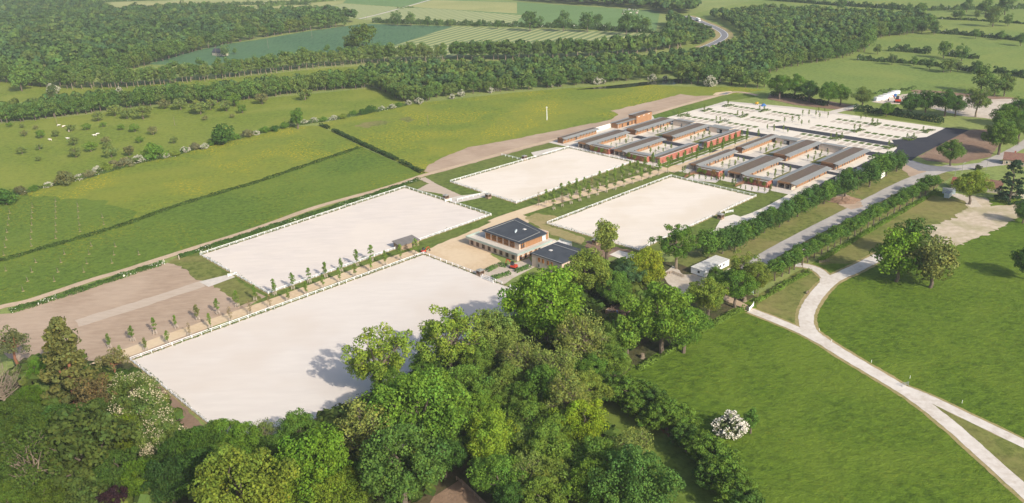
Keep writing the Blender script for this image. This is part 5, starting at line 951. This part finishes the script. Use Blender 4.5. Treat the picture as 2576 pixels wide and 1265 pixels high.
# ------------------------------------------------------------------ big trees of the foreground
big = [('oak', 1370, 762, 93, BRI, 'huge bright green oak in front of the annex'), ('oak', 1478, 680, 58, OLI, 'olive oak directly right of the annex roof'), ('tall', 1527, 592, 30, (.17, .2, .05), 'tall narrow sparse tree standing before the right arena'), ('open', 1703, 606, 52, MID, 'gnarled oak with bare upper boughs behind the site cabin'),
       ('oak', 1625, 668, 46, YEL, 'yellow-green oak with pale forked trunk left of the site cabin'), ('oak', 1584, 690, 36, BLU, 'blue-green tree left of the yellow-green oak'), ('oak', 1545, 722, 42, MID, 'mid green tree behind the skips'), ('oak', 1668, 790, 77, (.11, .175, .025), 'great oak with thick dark trunk at the meadow hedge'), ('oak', 1722, 818, 54, MID, 'oak crown overhanging the meadow beside the great oak'),
       ('ash', 1462, 845, 66, (.155, .175, .05), 'brownish half-leafed ash left of the skips'), ('oak', 1526, 850, 40, (.11, .16, .03), 'fresh green tree in front of the skips'), ('tall', 1577, 838, 33, (.12, .19, .03), 'light green columnar tree with white trunk near the stump'), ('oak', 1782, 740, 44, (.13, .17, .03), 'oak left of the solid white gate'), ('oak', 1852, 715, 44, MID, 'green oak with pale trunk behind the notice board'), ('open', 1872, 668, 38, OLI, 'olive open-crowned tree at the near end of the avenue'), ('oak', 1902, 693, 34, OLI, 'olive tree beside the whitish pole'), ('oak', 1800, 690, 22, MID, 'small tree at the corner of the site cabin'),
       ('open', 948, 895, 84, (.15, .2, .03), 'open gnarled oak casting a clear shadow on the nearest arena'), ('open', 1128, 842, 84, (.14, .19, .03), 'wide open oak at the middle of the nearest arena edge'), ('oak', 1240, 832, 58, (.14, .18, .045), 'pale green oak right of the wide open oak'), ('oak', 1066, 915, 34, MID, 'small dense tree under the wide open oak'), ('oak', 1058, 1020, 98, (.1, .17, .025), 'massive green oak at the lower middle of the wood'), ('oak', 1170, 975, 55, (.1, .165, .03), 'green oak right behind the massive one'), ('ash', 926, 1082, 73, (.165, .18, .05), 'twin-trunked brownish ash beside the woodland path'), ('oak', 747, 1078, 47, (.08, .14, .025), 'round dense tree at the near edge of the nearest arena'), ('ash', 664, 1088, 32, (.13, .16, .05), 'thin airy tree left of the round dense one'), ('oak', 795, 1165, 84, (.12, .2, .022), 'bright green spreading tree over the woodland path'), ('oak', 602, 1228, 104, (.125, .155, .025), 'golden yellow-green oak at the bottom edge'), ('oak', 855, 1235, 58, (.135, .18, .022), 'yellowish tree at the bottom beside the bright green one'), ('oak', 1010, 1165, 92, (.075, .13, .03), 'dark green tree right of the brownish ash'), ('oak', 1115, 1140, 46, DRK, 'dark narrow tree beside the riding pen'), ('oak', 1237, 1100, 62, (.16, .22, .025), 'lime green tree in the middle of the lower wood'), ('oak', 1206, 1030, 44, (.12, .19, .025), 'bright tree above the lime green one'), ('oak', 1256, 1195, 58, MID, 'green tree beneath the lime green one'),
       ('oak', 1375, 975, 56, MID, 'green tree at the top of the dense lower wood'), ('ash', 1425, 1000, 60, (.165, .185, .05), 'pale brownish ash left of the paddock fence'), ('oak', 1476, 975, 44, OLI, 'olive tree at the head of the paddock'), ('oak', 1370, 1025, 30, (.21, .22, .05), 'small yellowish tree amid the lower wood'), ('oak', 1462, 1062, 58, (.18, .235, .02), 'vivid lime tree beside the paddock'), ('oak', 1330, 1052, 50, (.11, .17, .03), 'fresh green tree left of the vivid lime one'), ('oak', 1388, 1092, 50, (.12, .18, .03), 'green tree below the small yellowish one'), ('oak', 1303, 1112, 46, (.11, .16, .04), 'soft green tree in the heart of the lower wood'), ('oak', 1370, 1135, 58, (.12, .175, .03), 'broad green tree in the heart of the lower wood'), ('oak', 1428, 1150, 44, (.13, .19, .03), 'green tree below the vivid lime one'), ('oak', 1512, 1160, 58, (.095, .155, .03), 'green tree at the paddock edge below the lime one'), ('ash', 1588, 1135, 56, (.14, .165, .045), 'brownish ash standing into the paddock'), ('oak', 1600, 1212, 84, (.075, .14, .035), 'large deep green tree at the bottom of the paddock'), ('oak', 1487, 1212, 58, (.12, .18, .025), 'green tree left of the large deep green one'), ('oak', 1392, 1202, 48, OLI, 'olive tree near the bottom edge of the wood'), ('ash', 1325, 1188, 50, (.13, .17, .045), 'loose-crowned tree near the bottom edge of the wood'), ('oak', 1432, 1195, 27, BLU, 'small blue-green tree near the bottom edge'), ('oak', 1525, 1252, 56, MID, 'green tree cut by the bottom edge, right one'), ('oak', 1362, 1255, 52, (.12, .17, .03), 'green tree cut by the bottom edge, left one'), ('oak', 1290, 1262, 46, DRK, 'dark tree cut by the bottom edge beside the riding pen'),
       ('ash', 1318, 902, 54, (.155, .18, .05), 'olive-brown airy tree left of the half-leafed ash'), ('ash', 1395, 925, 58, (.14, .17, .045), 'brown airy tree below the huge bright oak'), ('oak', 1545, 905, 40, (.11, .16, .03), 'rounded tree above the head of the paddock'), ('oak', 1488, 925, 38, MID, 'green tree below the half-leafed ash'), ('oak', 1270, 960, 46, (.12, .165, .035), 'green tree right of the massive oak'), ('pine', 1277, 975, 24, (.17, .1, .06), 'reddish brown pine top amid the wood'), ('oak', 1300, 1000, 38, (.1, .15, .03), 'green tree beside the reddish pine'),
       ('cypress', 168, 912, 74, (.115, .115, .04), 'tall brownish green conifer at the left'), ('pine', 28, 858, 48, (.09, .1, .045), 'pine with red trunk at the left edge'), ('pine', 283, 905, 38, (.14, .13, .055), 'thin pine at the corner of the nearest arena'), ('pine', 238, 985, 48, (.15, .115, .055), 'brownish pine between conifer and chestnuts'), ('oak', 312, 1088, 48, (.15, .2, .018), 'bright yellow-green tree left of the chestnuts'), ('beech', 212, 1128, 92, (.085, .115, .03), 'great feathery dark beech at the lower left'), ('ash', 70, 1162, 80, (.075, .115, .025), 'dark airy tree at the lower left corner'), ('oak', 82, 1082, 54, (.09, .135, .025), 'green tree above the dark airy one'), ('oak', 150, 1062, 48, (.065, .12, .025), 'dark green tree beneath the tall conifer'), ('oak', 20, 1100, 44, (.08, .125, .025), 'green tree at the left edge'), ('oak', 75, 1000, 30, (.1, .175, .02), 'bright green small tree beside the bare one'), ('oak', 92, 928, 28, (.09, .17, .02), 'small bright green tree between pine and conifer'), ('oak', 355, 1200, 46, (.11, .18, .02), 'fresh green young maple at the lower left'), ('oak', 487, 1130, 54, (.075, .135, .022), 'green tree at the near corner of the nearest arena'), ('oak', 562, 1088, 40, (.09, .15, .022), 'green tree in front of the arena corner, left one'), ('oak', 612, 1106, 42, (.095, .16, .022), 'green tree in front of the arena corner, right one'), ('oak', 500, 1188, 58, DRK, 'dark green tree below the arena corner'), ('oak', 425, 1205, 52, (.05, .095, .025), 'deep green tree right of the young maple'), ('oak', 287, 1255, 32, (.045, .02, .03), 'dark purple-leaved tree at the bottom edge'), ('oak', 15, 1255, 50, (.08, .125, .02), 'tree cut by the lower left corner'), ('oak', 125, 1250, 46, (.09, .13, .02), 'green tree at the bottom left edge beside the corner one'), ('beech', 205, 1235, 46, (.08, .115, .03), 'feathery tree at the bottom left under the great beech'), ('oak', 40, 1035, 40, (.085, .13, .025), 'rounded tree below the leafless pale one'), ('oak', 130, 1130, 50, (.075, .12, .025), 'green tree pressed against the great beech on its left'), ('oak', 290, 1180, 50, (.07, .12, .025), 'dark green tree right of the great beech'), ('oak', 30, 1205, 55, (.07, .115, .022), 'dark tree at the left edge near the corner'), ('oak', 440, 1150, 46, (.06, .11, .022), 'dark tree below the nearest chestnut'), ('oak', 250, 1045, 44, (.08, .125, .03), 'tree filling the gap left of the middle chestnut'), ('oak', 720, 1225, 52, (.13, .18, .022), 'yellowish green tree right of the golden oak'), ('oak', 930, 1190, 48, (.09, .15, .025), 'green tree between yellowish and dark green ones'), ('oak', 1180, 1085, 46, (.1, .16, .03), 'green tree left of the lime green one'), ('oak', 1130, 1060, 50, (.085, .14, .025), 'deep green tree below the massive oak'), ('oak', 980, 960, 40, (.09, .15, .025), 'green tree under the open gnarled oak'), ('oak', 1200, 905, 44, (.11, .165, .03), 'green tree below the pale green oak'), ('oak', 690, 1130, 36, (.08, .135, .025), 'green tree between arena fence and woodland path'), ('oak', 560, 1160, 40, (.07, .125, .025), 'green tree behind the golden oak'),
       ('bushy', 2263, 640, 60, (.115, .19, .022), 'fresh green oak of the meadow pair, left one'), ('bushy', 2297, 597, 44, (.07, .12, .025), 'dark oak behind the meadow pair'), ('oak', 2590, 655, 36, DRK, 'dark tree at the right edge of the lush meadow'), ('oak', 2396, 378, 31, (.08, .13, .03), 'dense tree beside the dark soil and junction'), ('oak', 2520, 336, 42, (.09, .145, .03), 'big tree behind the dark soil near the village road'), ('oak', 2568, 318, 34, (.08, .13, .03), 'big tree at the right edge above the half-timbered house'), ('oak', 2446, 462, 42, (.15, .19, .03), 'pollard tree with thick trunk shading the container'), ('spruce', 2548, 452, 37, (.03, .055, .03), 'dark spruce beside the white garden wall'), ('oak', 2577, 530, 26, DRK, 'dark bush tree at the right edge by the gravel patch'), ('shrub', 2461, 422, 9, (.06, .07, .03), 'round dark bush beside the village road')]
for k, x, y, r, c, lb in big: T(k, x, y, r*(1.2 if y > 950 else 1.12 if y > 560 and k in ('oak', 'ash', 'open') else 1.0), tuple(v*.72 for v in c) if x < 560 and y > 950 else c, lb, cat='bush' if k == 'shrub' else 'tree', name='broadleaf_tree' if k == 'bushy' else None)  # lower-left trees darkened: corner vignetting put into their leaf colour
CH = ('chestnut', (.62, .55, .36))
for x, y, r, lb in ((325, 988, 60, 'horse chestnut covered in cream candles, farthest of three'), (365, 1038, 68, 'horse chestnut covered in cream candles, middle of three'), (402, 1098, 58, 'horse chestnut covered in cream candles, nearest of three')): T('oak', x, y, r, (.1, .135, .035), lb, blossom=CH)
T('bushy', 2350, 656, 60, (.14, .15, .05), 'olive chestnut of the meadow pair, right one', name='broadleaf_tree')
T('shrub', 1837, 1072, 40, (.1, .12, .06), 'white flowering hawthorn alone in the lush meadow', cat='tree', blossom=('hawthorn', (.8, .76, .68)), name='hawthorn_tree', hk=.95); T('tall', 1890, 1054, 19, (.08, .15, .03), 'slim green tree behind the white hawthorn')
g = G(19, 1044); r = empty('bare_tree', (*g, .08), 1, 'leafless pale tree at the left edge', 'tree'); o = link('branches', BARE, r); o.scale = (19, 19, 19)
hb = [(1532, 972, 38), (1570, 985, 40), (1618, 985, 36), (1650, 1008, 38), (1678, 1042, 42), (1713, 1052, 40), (1727, 1098, 40), (1768, 1130, 44), (1808, 1146, 44), (1788, 1186, 44), (1828, 1190, 46), (1850, 1232, 50), (1878, 1260, 46), (1598, 1020, 32), (1640, 1052, 32)]
for i, (x, y, r) in enumerate(hb): T('beech', x, y, r*1.12, (.09, .145, .025) if i % 3 else (.065, .115, .025), ordn(i)+' feathery hornbeam from the top of the diagonal row beside the paddock', group='hornbeam row', name='hornbeam_tree', hk=.85)
for px, lb in ((q(2, 2, 1312, 1072), 'pale sawn stump near the meadow hedge'), (q(2, 2, 2338, 500), 'broad grey stump beside the notice board')):
    g = G(*px); s = MB().tube([(0, 0, 0), (0, 0, .5), (0, 0, 1.7)], [1.1, .8, .7], 10).obj('tree_stump', 'pale_bark', None, (*g, .08)); tag(s, lb, 'stump', 'stumps')
# ------------------------------------------------------------------ trees by the works yard and the right-hand hedgerows
rt = [(1963, 212, 29, MID), (2001, 212, 28, MID), (2038, 225, 25, DRK), (2086, 230, 28, MID), (2116, 234, 24, MID), (2171, 240, 25, (.12, .16, .045)), (2231, 272, 17, MID), (2293, 256, 28, DRK), (2331, 252, 29, DRK), (2381, 253, 31, DRK), (2406, 262, 24, DRK), (2461, 248, 36, (.12, .16, .045)), (2531, 296, 38, MID), (2562, 276, 34, DRK)]
for i, (x, y, r, c) in enumerate(rt): T('oak' if i != 11 else 'open', x, y, r, c, ordn(i)+' tree from the left in the row between car park and works yard', group='trees between car park and works yard')
hedge('field_hedge', GP([(2148, 279), (2200, 284), (2260, 292), (2370, 310)]), 5, 4.2, (.04, .075, .025), 'tall dark hedge under the trees behind the car park', seed=70, rag=.15, dens=5, ls=.6, group='dark field hedges'); hedge('field_hedge', GP([(1940, 240), (2000, 248), (2060, 262), (2080, 268)]), 4, 3.2, (.04, .075, .025), 'dark hedge under the five trees left of the works yard', seed=71, dens=5, ls=.6, group='dark field hedges')
ft = [(2473, 197, 26, FAR2), (2531, 208, 24, FAR3), (2505, 215, 20, FAR2), (2376, 122, 17, FAR2), (2421, 130, 16, FAR1), (2501, 38, 20, FAR3), (2433, 12, 13, FAR1), (2481, 15, 18, FAR2), (2531, 8, 20, FAR1), (2351, 68, 13, FAR1), (2176, 106, 17, FAR2), (2458, 167, 13, FAR1), (2208, 122, 10, FAR3), (2393, 162, 14, FAR3), (2375, 164, 13, FAR3), (2340, 158, 12, FAR1), (2300, 152, 10, FAR2), (2245, 147, 11, 'w'), (2410, 165, 10, 'w'), (2537, 48, 12, FAR2), (2402, 37, 8, FAR1), (2418, 36, 10, FAR2), (2458, 34, 9, FAR3), (2244, 17, 10, FAR1), (2116, 8, 12, FAR1), (2285, 22, 11, FAR1), (2318, 20, 12, FAR2), (2520, 88, 9, FAR2), (2455, 83, 10, FAR2), (2570, 98, 12, FAR1), (911, 97, 33, (.09, .13, .03)), (877, 108, 18, FAR3), (997, 44, 14, FAR1), (1032, 47, 13, FAR2), (1075, 52, 10, FAR1), (1107, 56, 7, FAR2), (1133, 56, 7, FAR3), (1206, 58, 7, FAR1), (1250, 60, 9, FAR1), (1332, 50, 20, FAR1), (1355, 54, 12, FAR1), (1416, 52, 19, FAR1), (1477, 52, 20, FAR1), (1502, 52, 15, FAR1), (1575, 57, 22, FAR1), (1602, 57, 18, FAR1), (1625, 60, 15, FAR2), (565, 125, 13, (.1, .15, .06)), (590, 128, 6, FAR2), (1530, 66, 9, FAR1), (130, 226, 12, 'w'), (46, 193, 26, FAR2)]
NF = {1: 0, 0: 0}
for x, y, r, c in sorted(ft, key=lambda z: z[0]):
    i = NF[x > 1900]; NF[x > 1900] += 1
    T('wood', x, y, r, (.09, .12, .05) if c == 'w' else c, '%s field tree from the left among the %s hedgerows' % (ordn(i), 'right-hand' if x > 1900 else 'far'), group='far hedgerow trees', name='field_tree')
fh = [([(2233, 128), (2290, 131), (2336, 136)], 5, 5, FAR1), ([(2380, 141), (2430, 145), (2456, 149)], 5, 4, FAR1), ([(2156, 151), (2230, 156), (2330, 164), (2400, 172), (2456, 183)], 4, 3.5, FAR1), ([(2500, 182), (2550, 190), (2600, 200)], 4, 4, FAR1), ([(2343, 83), (2420, 88), (2500, 96), (2600, 106)], 5, 4, FAR1), ([(2341, 47), (2450, 52), (2600, 62)], 3, 2, DRK), ([(2116, 14), (2200, 20), (2301, 26), (2430, 25), (2575, 22)], 6, 5, FAR1), ([(1925, 0), (2030, 8), (2116, 15)], 5, 4, FAR1), ([(940, 57), (1020, 60), (1130, 63), (1290, 67), (1450, 72), (1640, 83)], 7, 5, FAR1), ([(490, 16), (560, 14), (640, 12), (780, 12)], 6, 5, FAR1), ([(250, 6), (330, 3), (430, 0)], 6, 5, FAR1), ([(650, 20), (720, 12), (790, 6), (880, -2)], 8, 6, FAR2), ([(1000, 22), (1040, 19)], 3, 2, FAR2), ([(2200, 236), (2300, 226)], 3, 2, FAR2)]
for i, (px, w_, h, c) in enumerate(fh): hedge('hedgerow', GP(px), w_, h, c, ordn(i)+' far field hedgerow, counted from the works yard outwards and leftwards', seed=80+i, rag=.3, dens=2.2, ls=1.1, flowers=.04, group='far field hedgerows')
for i, (x, y, r) in enumerate([(1027, 258, 7), (1055, 255, 9), (1138, 243, 7), (1160, 235, 9), (1235, 227, 8), (1251, 222, 9), (1373, 211, 7), (1385, 214, 7), (1406, 210, 8), (1480, 202, 8), (1502, 204, 10), (1515, 205, 8), (1640, 195, 9), (1673, 196, 6), (1785, 205, 15), (1800, 200, 12), (300, 225, 7), (133, 225, 14)]):
    T('shrub', x, y, r, (.1, .13, .05), ordn(i)+' white flowering hawthorn along the edge of the long wood, from the left', 'bush', blossom=MAYB, group='hawthorns along the wood edge', name='hawthorn_bush', hk=1.1) if False else T('shrub', x, y, r, (.1, .13, .05), ordn(i)+' white flowering hawthorn along the edge of the long wood', blossom=MAYB, group='hawthorns along the wood edge', name='hawthorn_bush', cat='bush', hk=1.1)
# ------------------------------------------------------------------ woods
def edge_row(line, n, kind, hr, cols, label, group, jit=3.0, name=None, wd=(.9, 1.15)):
    L = smooth(GP(line), 6); cum = [0]
    for a, b in zip(L, L[1:]): cum.append(cum[-1]+math.hypot(b[0]-a[0], b[1]-a[1]))
    for i in range(n):
        d = cum[-1]*(i+rnd.uniform(.2, .8))/n; k = max(j for j in range(len(cum)) if cum[j] <= d); k = min(k, len(L)-2); t = (d-cum[k])/max(1e-6, cum[k+1]-cum[k]); p = (L[k][0]+(L[k+1][0]-L[k][0])*t+rnd.uniform(-jit, jit), L[k][1]+(L[k+1][1]-L[k][1])*t+rnd.uniform(-jit, jit))
        tree(kind, p[0], p[1], rnd.uniform(*hr), rnd.uniform(*wd), rnd.choice(cols), ordn(i)+' '+label, group=group, name=name)
# plantation belts with visible stems
edge_row([(170, 224), (305, 221), (475, 207), (644, 189), (826, 168), (1019, 156), (1118, 155)], 74, 'plantation', (17, 22), [(.11, .155, .045), (.13, .165, .055), (.09, .14, .04)], 'pale-stemmed tree from the left fronting the plantation belt below the wheat', 'plantation belt trees')
edge_row([(170, 217), (305, 214), (475, 201), (644, 183), (826, 162), (1019, 151), (1118, 150)], 60, 'plantation', (17, 23), [(.08, .13, .035), (.1, .15, .04)], 'tree from the left in the second rank of the plantation belt', 'plantation belt trees', wd=(1.2, 1.5))
edge_row([(1142, 151), (1250, 151), (1400, 147), (1560, 139), (1640, 130), (1720, 118)], 40, 'plantation', (18, 23), [(.08, .13, .035), (.1, .145, .045)], 'stemmed tree from the left in the belt below the striped hay field', 'belt trees below the hay field', wd=(1.2, 1.5))
edge_row([(0, 308), (75, 303), (187, 289), (300, 274), (425, 262), (550, 258), (669, 244), (764, 232), (856, 224), (940, 219)], 70, 'wood', (15, 19), [FAR1, FAR2, (.085, .14, .035), FAR3], 'leafy tree from the left fronting the treeline above the orchard', 'treeline above the orchard')
edge_row([(945, 222), (985, 238), (1025, 257), (1069, 252), (1156, 237), (1269, 229), (1350, 224), (1427, 216), (1500, 210), (1575, 203), (1650, 197)], 48, 'wood', (11, 18), [FAR1, FAR2, FAR3, (.09, .14, .04)], 'tree from the left fronting the long wood above the buttercup meadow', 'edge trees of the long wood')
edge_row([(1690, 205), (1740, 212), (1800, 212), (1850, 214), (1905, 222), (1925, 218)], 12, 'wood', (13, 22), [FAR2, FAR3, FAR1], 'tree from the left at the wood edge behind the pond', 'trees behind the pond')
edge_row([(1925, 190), (1968, 173), (2030, 162), (2091, 150), (2130, 140), (2181, 122), (2188, 99), (2306, 84), (2343, 74)], 40, 'wood', (13, 20), [FAR2, FAR3, FAR1], 'tree from the left fronting the right-hand wood', 'edge trees of the right-hand wood')
edge_row([(5, 205), (60, 212), (110, 218), (160, 214), (230, 195), (300, 180), (380, 160), (450, 140), (520, 122), (640, 98), (760, 79), (870, 66)], 60, 'wood', (16, 24), [FAR1, FAR2, (.11, .14, .035), (.085, .13, .035)], 'tall tree from the left fronting the great forest', 'edge trees of the great forest', wd=(1.0, 1.3))
FG = np.array([1.22, 1.25, 1.05])
FC = [(.055, .10, .032), (.07, .12, .036), (.08, .135, .036), (.095, .135, .04), (.06, .11, .045)]
wood_mass('forest', GP([(-60, 6), (240, 10), (280, 44), (380, 36), (470, 33), (600, 42), (700, 46), (800, 40), (868, 50), (900, 57), (872, 62), (760, 74), (640, 92), (520, 115), (450, 132), (370, 152), (290, 172), (220, 188), (150, 205), (60, 205), (-60, 190)]), 17.0, (18, 25), FC, 'great broadleaf forest filling the upper left', 11, nb=7, nl=34, ls=.085)
wood_mass('wood', GP([(-60, 285), (0, 283), (180, 266), (430, 245), (640, 228), (830, 208), (900, 200), (960, 178), (1120, 176), (1300, 171), (1450, 167), (1600, 160), (1700, 148), (1780, 138), (1850, 122), (1875, 100), (1850, 75), (1800, 50), (1785, 42), (1930, 30), (2040, 34), (2100, 41), (2325, 47), (2346, 70), (2300, 80), (2184, 94), (2175, 118), (2090, 145), (1965, 168), (1920, 186), (1915, 215), (1800, 205), (1700, 190), (1650, 192), (1575, 198), (1427, 210), (1269, 223), (1156, 231), (1060, 246), (1028, 250), (985, 230), (945, 214), (856, 218), (764, 226), (669, 238), (550, 251), (425, 256), (300, 268), (187, 283), (75, 297), (-60, 306)]), 9.5, (9, 15), FC, 'continuous dense wood stretching across the picture beyond the meadows', 12, nb=5, nl=26, ls=.12, R=.46)
wood_mass('copse', GP([(1142, 143), (1300, 141), (1440, 137), (1560, 131), (1640, 119), (1672, 98), (1690, 75), (1668, 62), (1700, 56), (1730, 75), (1745, 95), (1740, 115), (1690, 126), (1640, 133), (1560, 141), (1400, 149), (1142, 152)]), 9.5, (14, 20), FC, 'dense belt of trees between striped hay field and road', 13, nb=8, nl=12, ls=.18, R=.46)
wood_mass('roadside_scrub', GP([(1700, 56), (1725, 54), (1755, 66), (1788, 80), (1798, 92), (1785, 104), (1762, 112), (1742, 116), (1750, 92), (1735, 74)]), 6.5, (3.5, 7), FC, 'low scrub on the inside of the road bend', 16, nb=5, nl=20, ls=.16, R=.5)
wood_mass('far_treeline', GP([(1310, 2), (1450, 12), (1600, 22), (1700, 38), (1740, 36), (1760, 20), (1600, 2), (1310, -10)]), 13, (14, 20), FC, 'hazy far treeline behind the green pasture', 14, nb=8, nl=10, ls=.2)
wood_mass('undergrowth', GP([(-40, 1010), (60, 930), (300, 930), (380, 1010), (470, 1100), (600, 1160), (720, 1120), (930, 1035), (1160, 890), (1300, 780), (1420, 720), (1560, 680), (1660, 720), (1640, 870), (1560, 930), (1480, 1000), (1500, 1080), (1600, 1180), (1660, 1300), (-40, 1300)]), 7.5, (4, 8), [(.05, .09, .02), (.07, .11, .025), (.09, .12, .03)], 'tangled undergrowth beneath the trees of the near wood', 15, nb=6, nl=14, ls=.22, R=.5, avoid=(GP([(1060, 1260), (1160, 1200), (1260, 1310), (1060, 1310)]), GP([(620, 1240), (690, 1180), (830, 1098), (930, 1045), (940, 1065), (840, 1120), (700, 1205)]), GP([(740, 1265), (885, 1178), (1010, 1105), (1020, 1128), (890, 1205), (770, 1290)]), GP([(1180, 960), (1230, 915), (1330, 870), (1340, 895), (1240, 945)]), GP([(1500, 775), (1590, 785), (1590, 820), (1500, 815)]))).__setitem__('category', 'undergrowth')
# ------------------------------------------------------------------ air
hz = bpy.data.materials.new('haze'); hz.use_nodes = True; n = hz.node_tree; n.nodes.remove(n.nodes['Principled BSDF']); pv = n.nodes.new('ShaderNodeVolumePrincipled')
pv.inputs['Color'].default_value = (.80, .87, .95, 1); pv.inputs['Density'].default_value = .00009; pv.inputs['Anisotropy'].default_value = 0.0; n.links.new(pv.outputs[0], n.nodes['Material Output'].inputs['Volume'])
h = MB().box(-6500, 6500, -3500, 9500, -1, 156).obj('haze', hz); tag(h, kind='stuff')
h['label'] = 'thin pale haze over the whole countryside'; h['category'] = 'haze'
